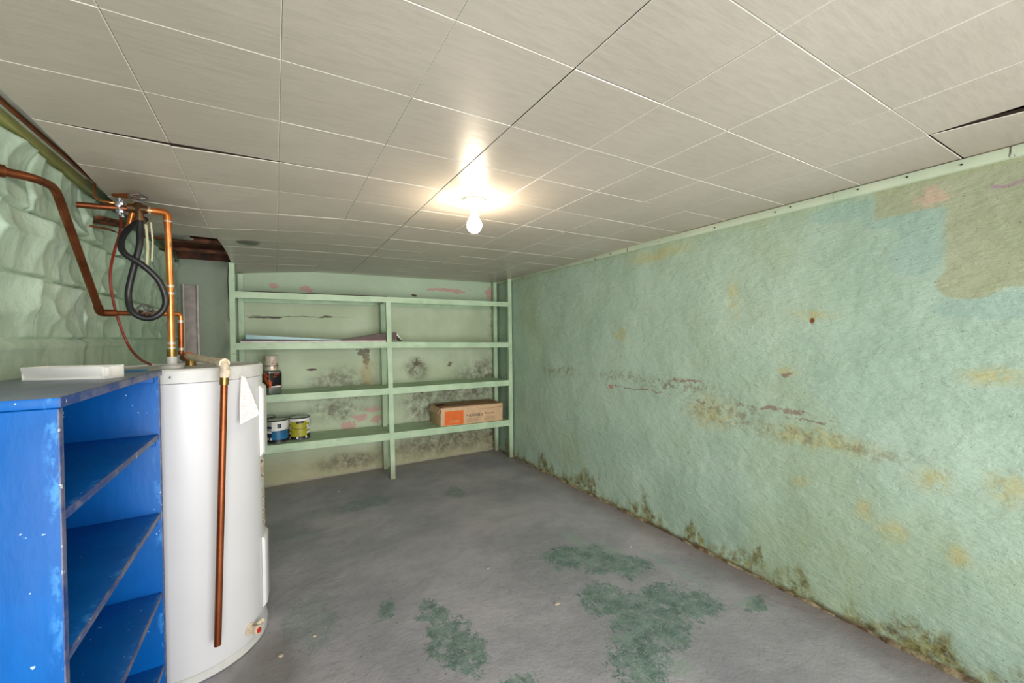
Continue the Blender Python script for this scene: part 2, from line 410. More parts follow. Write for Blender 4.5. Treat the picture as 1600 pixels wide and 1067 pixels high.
def mat_shelf():
    t = NT('pale_green_wood', 0.5)
    c = t.mix(t.ramp(t.noise(7, 4), .3, .7), lin((166, 192, 158)), lin((186, 209, 176)))
    z = t.sep(t.warp(9, .05, 5))[2]
    c = t.mix(t.math('MULTIPLY', t.ramp(z, .22, .02), .6), c, lin((128, 116, 90)))
    c = t.mix(t.math('MULTIPLY', t.ramp(t.noise(40, 4, vec=t.scaled((.15, 1, 1))), .62, .72), .4), c, lin((120, 132, 104)))
    t.color(c); t.bump(t.noise(50, 3, vec=t.scaled((.1, 1, 1))), .0015)
    return t.m
def mat_blue(top=False):
    t = NT('blue_paint_top' if top else 'blue_paint', 0.42, spec=.5 if top else .22)
    a, b = ((108, 120, 138), (132, 140, 154)) if top else ((0, 84, 160), (0, 98, 180))
    c = t.mix(t.ramp(t.noise(3, 5), .3, .7), lin(a), lin(b))
    g = t.noise(9, 5, .6, vec=t.scaled((1, 1, .2)) if not top else t.scaled((1, .2, 1)))
    c = t.mix(t.math('MULTIPLY', t.ramp(g, .5, .75), .45), c, lin((0, 76, 150) if not top else (80, 88, 104)))
    if not top:
        wr = t.math('MULTIPLY', t.ramp(t.sep(t.warp(20, .012))[0], -.378, -.358), t.ramp(t.noise(30, 5, .7, vec=t.scaled((1, 1, .4))), .5, .62))
        c = t.mix(t.math('MULTIPLY', wr, .7), c, lin((70, 150, 220)))
        c = t.mix(t.math('MULTIPLY', t.ramp(t.noise(60, 2, vec=t.scaled((1, 1, .8))), .735, .75), .9), c, lin((190, 215, 235)))
    t.color(c); t.bump(t.noise(30, 4, vec=t.scaled((1, 1, .3))), .0012)
    return t.m
def mat_worn_edge():
    t = NT('worn_blue_edge', 0.5)
    c = t.mix(t.ramp(t.noise(14, 6, .7, vec=t.scaled((1, .5, 1))), .4, .62), lin((34, 62, 122)), lin((104, 106, 128)))
    c = t.mix(t.ramp(t.noise(40, 4), .66, .7), c, lin((190, 190, 190)))
    t.color(c); t.bump(t.noise(60, 4), .002)
    return t.m
def mat_copper(name, a, b, rough=.32):
    t = NT(name, rough, .85)
    c = t.mix(t.ramp(t.noise(14, 5, .6), .35, .65), lin(a), lin(b))
    c = t.mix(t.ramp(t.noise(40, 3, vec=t.scaled((1, 1, .5))), .66, .72), c, lin((120, 96, 66)))
    t.color(c); return t.m

M_right = mat_right_wall(); M_back = mat_back_wall(); M_left = mat_left_wall(); M_floor = mat_floor()
M_tile = mat_tile(); M_shelf = mat_shelf(); M_blue = mat_blue(); M_btop = mat_blue(True); M_edge = mat_worn_edge()
M_groove = flat('tile_groove_white', (226, 220, 208), .5, var=.04)  # bevel whiter than the face: white tongue plus caught light painted in
M_core = flat('tile_fibre', (54, 38, 28), .9)
M_cop = mat_copper('bright_copper', (206, 120, 62), (226, 150, 92))
M_copd = mat_copper('aged_copper', (112, 62, 38), (142, 82, 50), .42)
M_copm = mat_copper('discharge_copper', (150, 82, 48), (170, 98, 60), .4)
M_solder = flat('solder', (190, 180, 160), .4, .6)
M_black = flat('black_rubber', (26, 27, 29), .42)
M_redwire = flat('red_brown_cable', (136, 52, 38), .45)
M_white = flat('tank_enamel', (206, 206, 208), .32, var=.012, scale=3)
M_cover = flat('cover_enamel', (212, 212, 210), .38, var=.01)
M_whiteg = flat('cap_enamel', (200, 200, 196), .4, var=.03)
M_plastic = flat('white_plastic', (238, 236, 232), .35, var=.01)
M_cream = flat('cream_painted_pipe', (214, 198, 172), .45, var=.12, scale=40)
M_brass = flat('brass', (150, 120, 70), .35, .85)
M_steel = flat('zinc', (176, 178, 184), .28, .9)
M_dsteel = flat('dull_steel', (120, 120, 118), .4, .8)
M_paper = flat('paper', (236, 232, 226), .7, var=.02)
M_ink = flat('ink', (60, 58, 60), .7)
M_wood = flat('dark_joist_wood', (92, 52, 30), .7, var=.3, scale=9, bump=.003)
M_woodr = flat('split_wood', (120, 70, 44), .7, var=.35, scale=20)
M_cardb = flat('cardboard', (206, 172, 136), .75, var=.04)
M_cardd = flat('cardboard_inside', (150, 104, 70), .8, var=.1)
M_orange = flat('orange_print', (222, 104, 28), .6, var=.03)
M_red = flat('red_plastic', (190, 40, 34), .4)

# ------------------------------------------------------------------ the setting
X0, X1, Y0, Y1 = -0.66, 2.233, -1.8, 4.2
def f_right(u, v):
    y = Y0 + (Y1 - Y0) * u; z = -0.01 + 1.98 * v
    d = 0.010 * nz(y * 1.1, z * 1.3, 3) + 0.004 * nz(y * 5, z * 5, 7)
    if z < 0.06: d -= 0.012 * (1 - z / 0.06) + 0.008 * nz(y * 14, z * 20, 1)
    return (X1 + d, y, z)
o = gridobj('wall_right', f_right, 300, 90, M_right); props(o, kind='structure', label='green painted plaster wall with stains and peeling paint')
# rough cove of mortar along the foot of the right wall
def f_cove(u, v):
    y = Y0 + (Y1 - Y0) * u
    k = 0.016 + 0.010 * nz(y * 3.0, 0, 5) + 0.006 * nz(y * 17, 0, 2)
    a = v * PI / 2
    return (X1 + 0.004 - max(k, .004) * math.cos(a) * 1.4, y, -0.002 + max(k, .004) * math.sin(a))
tcove = NT('damp_mortar', .8)
tcove.color(tcove.mix(tcove.ramp(tcove.noise(12, 6, .7), .38, .62), lin((88, 66, 48)), lin((160, 148, 116)))); tcove.bump(tcove.noise(60, 5), .006)
o = gridobj('trim_1', f_cove, 500, 4, tcove.m, flip=True); props(o, kind='structure', label='crumbling brown mortar edge along the foot of the green wall')
def f_back(u, v):
    x = X0 - .02 + (X1 - X0 + .04) * u; z = -0.01 + 1.98 * v
    return (x, Y1 + 0.006 * nz(x * 1.4, z * 1.6, 3) + .002 * nz(x * 6, z * 6), z)
o = gridobj('wall_back', f_back, 120, 80, M_back); props(o, kind='structure')
o = gridobj('floor', lambda u, v: (X0 - .05 + (X1 - X0 + .1) * u, Y0 + (Y1 - Y0 + .05) * v, 0.003 * nz(u * 4, v * 8)-.002), 60, 120, M_floor); props(o, kind='structure', label='grey painted concrete floor worn through to teal paint')
# wall behind the camera
m = MB(); m.box((X0 - .1, Y0 - .1, 0), (X1 + .1, Y0, 2.3)); o = m.done('wall_front', flat('front_wall_paint', (206, 206, 196), .6)); props(o, kind='structure')
# left wall: plastered lower part, rock-faced blocks above
def f_left(u, v):
    y = Y0 + (Y1 - Y0) * u; z = -0.01 + 1.955 * v
    d = 0.004 * nz(y * 6, z * 6, 2) + .003 * nz(y * 15, z * 9, 1)
    lip = 0.010 * max(0.0, 1 - abs(z - 1.305) / .03)
    base = 0.0 if z < 1.315 else -0.022
    return (X0 + base + d + lip, y, z)
wl = gridobj('wall_left', f_left, 300, 110, M_left, flip=True); props(wl, kind='structure', label='green painted wall with rock-faced blocks above a smooth lower part')
# unseen backing behind and above the left wall so no light leaks
m = MB(); m.box((X0 - .25, Y0, -.02), (X0 - .2, Y1, 2.3)); m.box((X0 - .2, Y0, 1.90), (X0 - .03, Y1, 1.935))
o = m.done('leak_backing', flat('leak_backing_paint', (128, 132, 116), .8)); props(o, kind='structure')
def scoop_block(y0, y1, z0, z1, seed):
    rnd = random.Random(seed)
    cs = []
    n = rnd.randint(6, 8)
    for k in range(n):
        a = rnd.uniform(-.6, 1.2)
        cs.append((y0 + (y1 - y0) * ((k % 4 + rnd.random()) / 4), z0 + (z1 - z0) * ((k // 4 + rnd.random()) / 2), rnd.uniform(.09, .15), rnd.uniform(.065, .10), rnd.uniform(0, .35), math.cos(a), math.sin(a), rnd.uniform(.25, .5)))
    nu, nv = 56, 32
    e = .002
    def f(u, v):
        y = y0 + e + (y1 - y0 - 2 * e) * u; z = z0 + e + (z1 - z0 - 2 * e) * v
        wy = y + .008 * nz(y * 9, z * 9, seed); wz = z + .008 * nz(y * 9, z * 9, seed + 9)
        h = 9
        for (cy, cz, ry, rz, o_, ca, sa, ti) in cs:
            dy = (wy - cy) / ry; dz = (wz - cz) / rz
            h = min(h, (dy * dy + dz * dz) * .55 + o_ * .8 + ti * .7 * (dy * ca + dz * sa))
        h = max(-.1, min(h, 1.0))
        edge = min(min(u, 1 - u) * (y1 - y0) / .013, min(v, 1 - v) * (z1 - z0) / .013, 1)
        edge = edge * (2 - edge)
        k = -0.022 + edge * (0.006 + 0.040 * h) + .0012 * nz(y * 30, z * 30)
        return (X0 + k, y, z)
    o = gridobj('block', f, nu, nv, M_left, flip=True)
    o.parent = wl
    return o
seed = 100
for c in range(3):
    z0 = 1.318 + c * 0.2057
    off = 1.9 if c != 1 else 2.1
    y = off - 10 * 0.4
    while y < Y1:
        a, b = max(y, Y0), min(y + .4, Y1)
        if b - a > .08:
            scoop_block(a, b, z0, z0 + .2057, seed)
        seed += 1
        y += .4

# ceiling --------------------------------------------------------------
def zc(x, y):
    t = min(max((y - 1.5) / 1.5, 0), 1); t = t * t * (3 - 2 * t)
    z = 1.952 - .020 * t
    z -= .050 * math.exp(-((x + .35) / .45) ** 2 - ((y - 2.55) / .6) ** 2)
    z -= .058 * math.exp(-((x + .3) / .38) ** 2 - ((y - 4.25) / .55) ** 2)
    return z
m = MB(); m.box((X0 - .25, Y0 - .1, 2.18), (X1 + .15, Y1 + .15, 2.22))
m.box((X1 - .0, Y0, 1.96), (X1 + .15, Y1, 2.2)); m.box((X0 - .2, Y1 + .01, 1.93), (X1 + .1, Y1 + .15, 2.2))
ceil = m.done('ceiling', M_wood); props(ceil, kind='structure', label='square tiles on furring under dark wooden joists')
for k in range(15):
    y = 4.02 - k * .4
    m = MB(); m.box((X0 - .05, y - .02, 2.0), (X1, y + .02, 2.18), .003); m.done('joist', M_wood, ceil)
for y in (3.12, 3.42, 3.80):
    m = MB(); m.box((X0 - .04, y - .03, 1.965), (-.10, y + .03, 1.985), .002); m.done('furring_strip', M_woodr, ceil)
tx0, ty0, ts = -0.2817, 1.0761, 0.3048
tiles = 0
for i in range(-1, 8):
    for j in range(-10, 11):
        if i == -1 and j >= 6: continue
        xa = tx0 + i * ts; xb = xa + ts if i < 7 else 2.222
        if i == -1: xa = -.588
        ya = ty0 + j * ts; yb = min(ya + ts, Y1 - .002)
        if yb < Y0 + .02: continue
        ya = max(ya, Y0 + .002)
        gl = gr = gf = gb = .0004
        if i == 3: gl = .0014
        if i == 2: gr = .0010
        if j == 2 and i in (-1, 0, 1): gf = (.004, .005, .0016)[i + 1]
        if i == 7: gl = .0012
        c4 = [(xa + gl, ya + gf), (xb - gr, ya + gf), (xb - gr, yb - gb), (xa + gl, yb - gb)]
        if i == 7 and j == -3:                      # tile pulled loose, wedge-shaped gap
            c4 = [(xa + .085, ya), (xb, ya), (xb, yb - .001), (xa + .008, yb - .001)]
        if i == 7 and j == -4:
            c4 = [(xa + .090, ya), (xb, ya), (xb, yb - .001), (xa + .085, yb - .001)]
        if i == 7 and j == -2: c4[0] = (xa + .002, ya + .0035); c4[1] = (xb, ya + .0035)
        if j == 2 and i in (-1, 0, 1):
            g0, g1 = ((.004, .020), (.024, .008), (.006, .001))[i + 1]
            c4[0] = (c4[0][0], ya + g0); c4[1] = (c4[1][0], ya + g1)
        bv = .0019
        cx = sum(p[0] for p in c4) / 4; cy = sum(p[1] for p in c4) / 4
        inn = [(p[0] + (bv if p[0] < cx else -bv), p[1] + (bv if p[1] < cy else -bv)) for p in c4]
        jz = random.uniform(-.0006, .0006)
        bm = bmesh.new()
        A = [bm.verts.new((p[0], p[1], zc(*p) + jz)) for p in inn]
        B = [bm.verts.new((p[0], p[1], zc(*p) + .0018 + jz)) for p in c4]
        C = [bm.verts.new((p[0], p[1], zc(*p) + .013)) for p in c4]
        bm.faces.new(A[::-1]).material_index = 0
        bm.faces.new(C).material_index = 2
        for k in range(4):
            k2 = (k + 1) % 4
            bm.faces.new((A[k], A[k2], B[k2], B[k])).material_index = 1
            bm.faces.new((B[k], B[k2], C[k2], C[k])).material_index = 2
        bmesh.ops.recalc_face_normals(bm, faces=bm.faces)
        me = bpy.data.meshes.new('ceiling_tile'); bm.to_mesh(me); bm.free()
        for mm in (M_tile, M_groove, M_core): me.materials.append(mm)
        link(bpy.data.objects.new('ceiling_tile', me), ceil)
        tiles += 1
# broken remnants hanging at the hole
for (xa, ya, xb, yb, z, tl) in ((-.60, 2.93, -.40, 3.02, 1.925, .012), (-.62, 3.05, -.43, 3.15, 1.93, -.01)):
    m = MB()
    pts = [(xa, ya), (xb - .03, ya + .01), (xb, ya + .03), (xb - .02, ya + .05), (xb + .01, yb - .02), (xb - .03, yb), (xa, yb - .01)]
    vb = [m.bm.verts.new((p[0], p[1], z + tl * (p[0] - xa) / .2)) for p in pts]
    vt = [m.bm.verts.new((p[0], p[1], z + .012 + tl * (p[0] - xa) / .2)) for p in pts]
    m.bm.faces.new(vb[::-1]); m.bm.faces.new(vt)
    for k in range(len(pts)): m.bm.faces.new((vb[k], vb[(k + 1) % len(pts)], vt[(k + 1) % len(pts)], vt[k]))
    m.done('tile_fragment', flat('broken_tile', (150, 150, 138), .7, var=.15), ceil)
# right wall top trim
t = NT('trim_paint', .5)
c = t.mix(t.ramp(t.noise(4, 4), .3, .7), lin((196, 214, 188)), lin((214, 224, 200)))
c = t.mix(t.ramp(t.noise(22, 4, vec=t.scaled((1, 1, .15))), .68, .72), c, lin((80, 70, 54)))
t.color(c)
m = MB(); m.box((X1 - .022, Y0, 1.912), (X1 + .01, Y1, 1.9500), .003)
o = m.done('trim_3', t.m); props(o, kind='structure', label='narrow pale green trim strip under the ceiling tiles')
for y in (.30, .47, .62, .78, 1.05, 1.12, 1.45, 1.85, 2.3, 2.9):
    m = MB(); m.lathe([(0, 0), (.0035, .0005), (.0035, .002), (0, .003)], (X1 - .0222, y, 1.930 + random.uniform(-.006, .006)), 10, axis=(-1, 0, 0)); m.done('nail', M_core, o)
# sill plate and rim board above the left wall
t = NT('sill_paint', .55)
c = t.mix(t.ramp(t.sep(t.warp(3, .2, 4))[1], 2.2, 2.7), lin((166, 168, 104)), lin((138, 160, 136)))
c = t.mix(t.ramp(t.noise(9, 5, vec=t.scaled((1, .3, 1))), .5, .7), c, lin((126, 128, 66)))
t.color(c)
m = MB(); m.box((X0 - .06, Y0, 1.940), (X0 + .006, Y1 - .03, 1.980), .003); sill = m.done('trim_4', t.m); props(sill, kind='structure', label='yellow-green sill board on top of the rock-faced wall')
m = MB(); m.box((X0 - .10, Y0, 1.982), (X0 - .012, Y1 - .03, 2.18), .002)
o = m.done('trim_5', flat('rim_board_paint', (176, 192, 170), .6, var=.15, scale=4)); props(o, kind='structure', label='pale green rim board above the sill')
m = MB(); m.box((X0 - .011, Y0, 1.981), (X0 + .060, 2.62, 1.986)); o = m.done('trim_7', flat('gap_board_lightened', (222, 232, 218), .6, var=.08, scale=5)); props(o, kind='structure', label='pale green board closing the gap between sill and ceiling tiles')  # pale board, colour whitened to make up for weak light in the gap
m = MB(); m.box((X0 + .0062, Y0, 1.971), (X0 + .014, 2.3, 1.980)); o = m.done('trim_6', flat('pale_edge', (216, 220, 208), .5)); props(o, kind='structure')

# ------------------------------------------------------------------ green wall shelving
sh = empty('shelving_unit', (0.95, 3.81, 0), 'long pale green built-in wooden shelving across the back wall, four shelves', 'shelves')
def part(mb, name, mat, root, **kw):
    o = mb.done(name, mat, None, **kw); return local(o, root)
def slant(mb, xa, xb, ya, yb, f_top, th, mi=0):
    return mb.hexa([(xa, ya, f_top(xa) - th), (xb, ya, f_top(xb) - th), (xb, yb, f_top(xb) - th), (xa, yb, f_top(xa) - th),
                    (xa, ya, f_top(xa)), (xb, ya, f_top(xb)), (xb, yb, f_top(xb)), (xa, yb, f_top(xa))], mi)
shelves = [(1.686, 1.686, 1.680, .050), (1.284, 1.272, 1.246, .053), (.863, .847, .838, .058), (.459, .431, .409, .064)]
def ztop(k):
    a, b, c, th = shelves[k]
    return lambda x: (a + (b - a) * (x + .27) / 1.17) if x < .9 else (b + (c - b) * (x - .9) / 1.28)
XL, XC, XR = -0.262, 0.905, 2.175
for k in range(4):
    a, b, c, th = shelves[k]; f = ztop(k)
    for xa, xb in ((XL, .9), (.9, XR)):
        mb = MB(); slant(mb, xa + .001, xb - .001, 3.832, 4.188, f, .018); part(mb, 'shelf_board', M_shelf, sh)
        mb = MB(); slant(mb, xa, xb, 3.812, 3.8315, f, th); o = part(mb, 'front_rail', M_shelf, sh)
        mb = MB(); slant(mb, xa + .04, xb - .04, 4.165, 4.187, lambda x: f(x) - .019, .035); part(mb, 'back_rail', M_shelf, sh)
def post(pa, pb, wx, dy, ztop_):
    mb = MB()
    (xa, ya), (xb, yb) = pa, pb      # bottom, top centres
    mb.hexa([(xa - wx, ya - dy, 0), (xa + wx, ya - dy, 0), (xa + wx, ya + dy, 0), (xa - wx, ya + dy, 0),
             (xb - wx, yb - dy, ztop_), (xb + wx, yb - dy, ztop_), (xb + wx, yb + dy, ztop_), (xb - wx, yb + dy, ztop_)])
    part(mb, 'post', M_shelf, sh)
post((-.282, 3.82), (-.280, 3.82), .0185, .014, 1.905)
post((.926, 3.823), (.906, 3.823), .0215, .014, 1.636)
post((2.196, 3.823), (2.196, 3.823), .021, .014, 1.93)
post((-.245, 4.165), (-.245, 4.165), .020, .018, 1.87)
post((.935, 4.145), (.925, 4.145), .020, .018, 1.65)
post((2.19, 4.150), (2.19, 4.150), .021, .018, 1.93)

# ------------------------------------------------------------------ blue bookcase
bx = -0.353; by0, by1 = 1.09, 1.872; bb = -0.640; bt = 1.208
bc = empty('bookcase', (-.5, 1.48, 0), 'bright blue painted wooden bookcase with worn edges, in front of the water heater', 'bookcase')
def worn_board(a, b, name, top=False, lab=None):
    """board whose +X edge is worn"""
    mb = MB(); mb.box(a, b, .0025)
    mb.bm.normal_update()
    for f in mb.bm.faces:
        n = f.normal; ctr = f.calc_center_median()
        f.material_index = 1 if ctr.x > b[0] - .004 else (2 if top and n.z > .5 else 0)
    o = part(mb, name, [M_blue, M_edge, M_btop], bc, recalc=True)
    if lab: o['label'] = lab
    return o
worn_board((bb, by0, 0), (bx, by0 + .018, bt - .021), 'side_panel')
worn_board((bb, by1 - .018, 0), (bx, by1, bt - .021), 'side_panel')
worn_board((bb - .004, by0 - .004, bt - .020), (bx + .004, by1 + .006, bt), 'top_panel', True, 'greyish worn top board')
mb = MB(); mb.box((bb - .008, by0 + .001, 0), (bb - .0005, by1 - .001, bt - .022)); part(mb, 'back_panel', M_blue, bc)
for z in (.985, .708, .428, .168):
    worn_board((bb + .002, by0 + .019, z - .019), (bx - .004, by1 - .019, z), 'shelf')
    for y in (by0 + .019, by1 - .019 - .014):
        mb = MB(); mb.box((bb + .01, y, z - .041), (bx - .012, y + .014, z - .0195), .0015); part(mb, 'cleat', M_blue, bc)
mb = MB(); mb.box((bb + .01, by1 - .033, bt - .044), (bx - .012, by1 - .019, bt - .0205), .0015); part(mb, 'cleat', M_blue, bc)
mb = MB(); mb.box((bb + .01, by0 + .019, bt - .055), (bx - .006, by0 + .026, bt - .0205), .0015); part(mb, 'cleat', M_blue, bc)

# ------------------------------------------------------------------ white plastic tray on the bookcase
ang = math.atan2(-.40, .92)
tr = empty('plastic_tray', (-.487, 1.585, bt), 'small white plastic tray with a curved front lying on the blue bookcase', 'tray', rz=ang)
mb = MB()
W, D, Hh = .098, .045, .036
nseg = 24
def ringp(k, z, off, sx=1.0):
    x = -W + 2 * W * k / nseg
    bow = (1 - (x / W) ** 2) * .016
    return (x * sx, -D * .6 - bow * (1 if z > .01 else .2) - off, z)
rows = [[ringp(k, .0, -.006, .97) for k in range(nseg + 1)], [ringp(k, .006, -.004, .98) for k in range(nseg + 1)], [ringp(k, Hh - .004, .002) for k in range(nseg + 1)], [ringp(k, Hh, .003) for k in range(nseg + 1)], [ringp(k, Hh, -.001) for k in range(nseg + 1)], [ringp(k, .010, -.010, .95) for k in range(nseg + 1)]]
vr = [[mb.bm.verts.new(p) for p in r] for r in rows]
for a, b in zip(vr, vr[1:]):
    for k in range(nseg): mb.bm.faces.new((a[k], a[k + 1], b[k + 1], b[k])).smooth = True
mb.box((-W * .96, -D * .62, .0), (W * .96, D, .006), .002)
mb.box((-W, D - .004, .0), (W, D, Hh), .0015)
mb.box((-W, -D * .6, .0), (-W + .004, D, Hh), .0015)
mb.box((W - .004, -D * .6, .0), (W, D, Hh - .002), .0015)
o = mb.done('tray_body', M_plastic, tr, sharp=30)
mb = MB(); mb.box((W + .0005, -D * .5, .006), (W + .007, -D * .2, Hh - .004), .0015); mb.done('clip', M_plastic, tr)
# blue scrap of plastic on the far end of the top
mb = MB()
pts = [(-.60, 1.76), (-.50, 1.74), (-.42, 1.80), (-.38, 1.84), (-.44, 1.86), (-.54, 1.85), (-.61, 1.82)]
ctr = mb.bm.verts.new((-.5, 1.81, bt + .009))
vv = [mb.bm.verts.new((p[0], p[1], bt + .003 + (k % 2) * .003)) for k, p in enumerate(pts)]
vd = [mb.bm.verts.new((p[0], p[1], bt + .0012)) for k, p in enumerate(pts)]
for k in range(7):
    mb.bm.faces.new((ctr, vv[k], vv[(k + 1) % 7])); mb.bm.faces.new((vv[k], vd[k], vd[(k + 1) % 7], vv[(k + 1) % 7]))
mb.bm.faces.new(vd[::-1])
o = mb.done('plastic_scrap', flat('cyan_plastic', (30, 110, 170), .35)); props(o, 'crumpled light blue plastic scrap on the far end of the blue bookcase', 'scrap')

# ------------------------------------------------------------------ water heater
hc = Vector((-.331, 2.213)); hr = .2765; ht = 1.203
wh = empty('water_heater', (hc.x, hc.y, 0), 'white cylindrical electric water heater standing behind the blue bookcase', 'water heater')
C3 = (hc.x, hc.y, 0)
mb = MB(); mb.lathe([(hr - .01, .035), (hr, .036), (hr, ht - .055), (hr - .002, ht - .054)], C3, 96); part(mb, 'tank', M_white, wh)
mb = MB(); mb.lathe([(hr + .001, ht - .053), (hr + .0025, ht - .052), (hr + .0025, ht - .006), (hr - .002, ht), (hr - .012, ht + .001), (hr - .016, ht - .006), (0, ht - .006)], C3, 96); part(mb, 'top_cap', M_whiteg, wh)
mb = MB(); mb.lathe([(0, .0005), (hr - .004, .0005), (hr + .004, .004), (hr + .004, .030), (hr - .001, .0345), (hr - .02, .0345)], C3, 96); part(mb, 'base_ring', M_whiteg, wh)
def onTank(az, r, z): return Vector((hc.x + r * math.cos(az), hc.y + r * math.sin(az), z))
def cover(azc, haz, z0, z1, pro):
    mb = MB(); n = 12
    prof = [(-1, .0), (-.93, pro * .75), (-.8, pro), (.8, pro), (.93, pro * .75), (1, .0)]
    zs = [(z0, .3), (z0 + .012, 1), (z1 - .012, 1), (z1, .3)]
    g = []
    for z, k in zs:
        g.append([mb.bm.verts.new(onTank(azc + haz * a * (1 if 0 < k < 2 else 1), hr + .001 + p * k, z)) for a, p in prof])
    for a, b in zip(g, g[1:]):
        for k in range(len(prof) - 1): mb.bm.faces.new((a[k], a[k + 1], b[k + 1], b[k]))
    mb.bm.faces.new(g[0][::-1]); mb.bm.faces.new(g[-1])
    o = part(mb, 'access_cover', M_cover, wh); return o
D2 = math.radians
cover(D2(-4), D2(14), .792, 1.105, .016)
cover(D2(-4), D2(13), .112, .425, .014)
mb = MB(); mb.lathe([(0, 0), (.0045, 0), (.0045, .003), (0, .004)], onTank(D2(-91), hr + .002, ht - .028), 10, axis=(0, -1, 0)); part(mb, 'screw', M_dsteel, wh)
# stickers
def sticker(az0, az1, z0, z1, mat, name='sticker', off=.0012):
    mb = MB(); n = 8
    a = [mb.bm.verts.new(onTank(az0 + (az1 - az0) * k / n, hr + off, z0)) for k in range(n + 1)]
    b = [mb.bm.verts.new(onTank(az0 + (az1 - az0) * k / n, hr + off, z1)) for k in range(n + 1)]
    for k in range(n): mb.bm.faces.new((a[k], a[k + 1], b[k + 1], b[k])).smooth = True
    return part(mb, name, mat, wh, recalc=False)
t = NT('warning_sticker', .5)
c = t.mix(t.ramp(t.noise(70, 2, vec=t.scaled((1, 1, 2))), .52, .56), lin((222, 214, 190)), lin((120, 60, 44)))
t.color(c)
sticker(D2(-16), D2(0), .68, .775, t.m)
sticker(D2(-14), D2(0), .46, .64, t.m)
# drain valve
dv = onTank(D2(-38), hr, .085)
dd = Vector((math.cos(D2(-38)), math.sin(D2(-38)), 0))
mb = MB(); mb.lathe([(.024, 0), (.024, .003), (.014, .004), (.014, .030), (.018, .031), (.018, .042), (0, .042)], dv, 20, axis=dd); dvo = part(mb, 'drain_valve', M_cream, wh)
mb = MB(); mb.lathe([(0, 0), (.010, 0), (.010, .005), (0, .006)], dv + dd * .0425, 16, axis=dd); o = mb.done('handle', M_red, None); o.parent = dvo; o['label'] = 'red round handle'
mb = MB(); mb.lathe([(0, 0), (.008, 0), (.008, .02), (.010, .021), (.010, .028), (0, .028)], dv + dd * .02 + Vector((.010, .008, .012)), 14, axis=(.8, .45, .15)); o = mb.done('spout', M_cream, None); o.parent = dvo
# flanges/nipples
for p in ((-.37, 2.165), (-.375, 2.395)):
    mb = MB(); mb.lathe([(.040, ht - .006), (.038, ht + .004), (.020, ht + .012), (.017, ht + .014), (.017, ht + .042), (0, ht + .042)], (p[0], p[1], 0), 24); part(mb, 'pipe_nipple', M_whiteg, wh)
mb = MB(); mb.lathe([(.020, ht - .006), (.018, ht + .02), (.016, ht + .028), (0, ht + .030)], (-.33, 2.32, 0), 20); part(mb, 'relief_valve_base', M_brass, wh)

# relief discharge pipe
dp = empty('discharge_pipe', (-.205, 1.905, .145), 'brown copper drain tube with a cream painted elbow hanging in front of the white tank', 'pipe')
mb = MB(); mb.tube(bend([(-.345, 2.335, 1.240), (-.168, 1.905, 1.222), (-.170, 1.905, 1.168)], .02, 6), [.0135] * 2 + [.0145] * 6, 16) if False else mb.tube(bend([(-.345, 2.335, 1.240), (-.168, 1.905, 1.222), (-.170, 1.905, 1.168)], .02, 6), .0145, 16)
part(mb, 'cream_arm', M_cream, dp)
mb = MB(); mb.tube([(-.168, 1.905, 1.20), (-.1705, 1.905, 1.168)], .0185, 16); part(mb, 'collar', M_cream, dp)
mb = MB(); mb.tube([(-.181, 1.936, 1.2235), (-.1685, 1.905, 1.222)], .0180, 16); part(mb, 'elbow', M_cream, dp)
mb = MB(); mb.tube([(-.1702, 1.905, 1.171), (-.1715, 1.905, 1.140)], .0155, 16); part(mb, 'coupling', M_brass, dp)
mb = MB(); mb.tube([(-.1715, 1.905, 1.145), (-.209, 1.905, .145)], .0122, 16); part(mb, 'drop_tube', M_copm, dp)
mb = MB(); mb.tube([(-.36, 2.372, 1.234), (-.333, 2.306, 1.241)], .019, 16); part(mb, 'tee', M_copd, dp)

# ------------------------------------------------------------------ copper pipe B (hot riser)
pb = empty('copper_pipe', (-.37, 2.165, 1.245), 'bright copper pipe rising from the tank top and turning left to the stop valve', 'pipe')
rx, ry = -.370, 2.165
mb = MB(); mb.tube([(rx, ry, ht + .040), (rx, ry, 1.53)], .0128, 16); part(mb, 'riser', M_cop, pb)
mb = MB(); mb.tube([(rx, ry, 1.53), (rx - .004, ry, 1.80)], .0122, 16); part(mb, 'riser', M_cop, pb)
mb = MB(); mb.tube(bend([(rx - .004, ry, 1.795), (rx - .004, ry, 1.836), (rx - .05, ry, 1.838)], .022, 6), .0150, 16); part(mb, 'elbow', M_cop, pb)
mb = MB(); mb.tube([(rx - .046, ry, 1.838), (-.635, ry - .02, 1.825)], .0112, 16); part(mb, 'branch', M_copd, pb)
mb = MB(); mb.tube([(rx - .048, ry, 1.838), (-.45, ry - .004, 1.836)], .0122, 16); part(mb, 'sleeve', M_cop, pb)
for z in (1.50, 1.53, 1.275, 1.295):
    mb = MB(); mb.tube([(rx, ry, z), (rx, ry, z + .010)], .0148, 16); part(mb, 'solder_joint', M_solder, pb)
mb = MB(); mb.tube([(rx, ry, 1.245), (rx, ry, 1.275)], .0165, 16); part(mb, 'coupling', M_brass, pb)
mb = MB(); mb.tube([(-.425, ry, 1.838), (-.432, ry, 1.838)], .0150, 16); part(mb, 'solder_joint', M_solder, pb)
mb = MB(); mb.tube([(rx - .004, ry, 1.797), (rx - .004, ry, 1.803)], .0156, 16); part(mb, 'solder_joint', M_solder, pb)
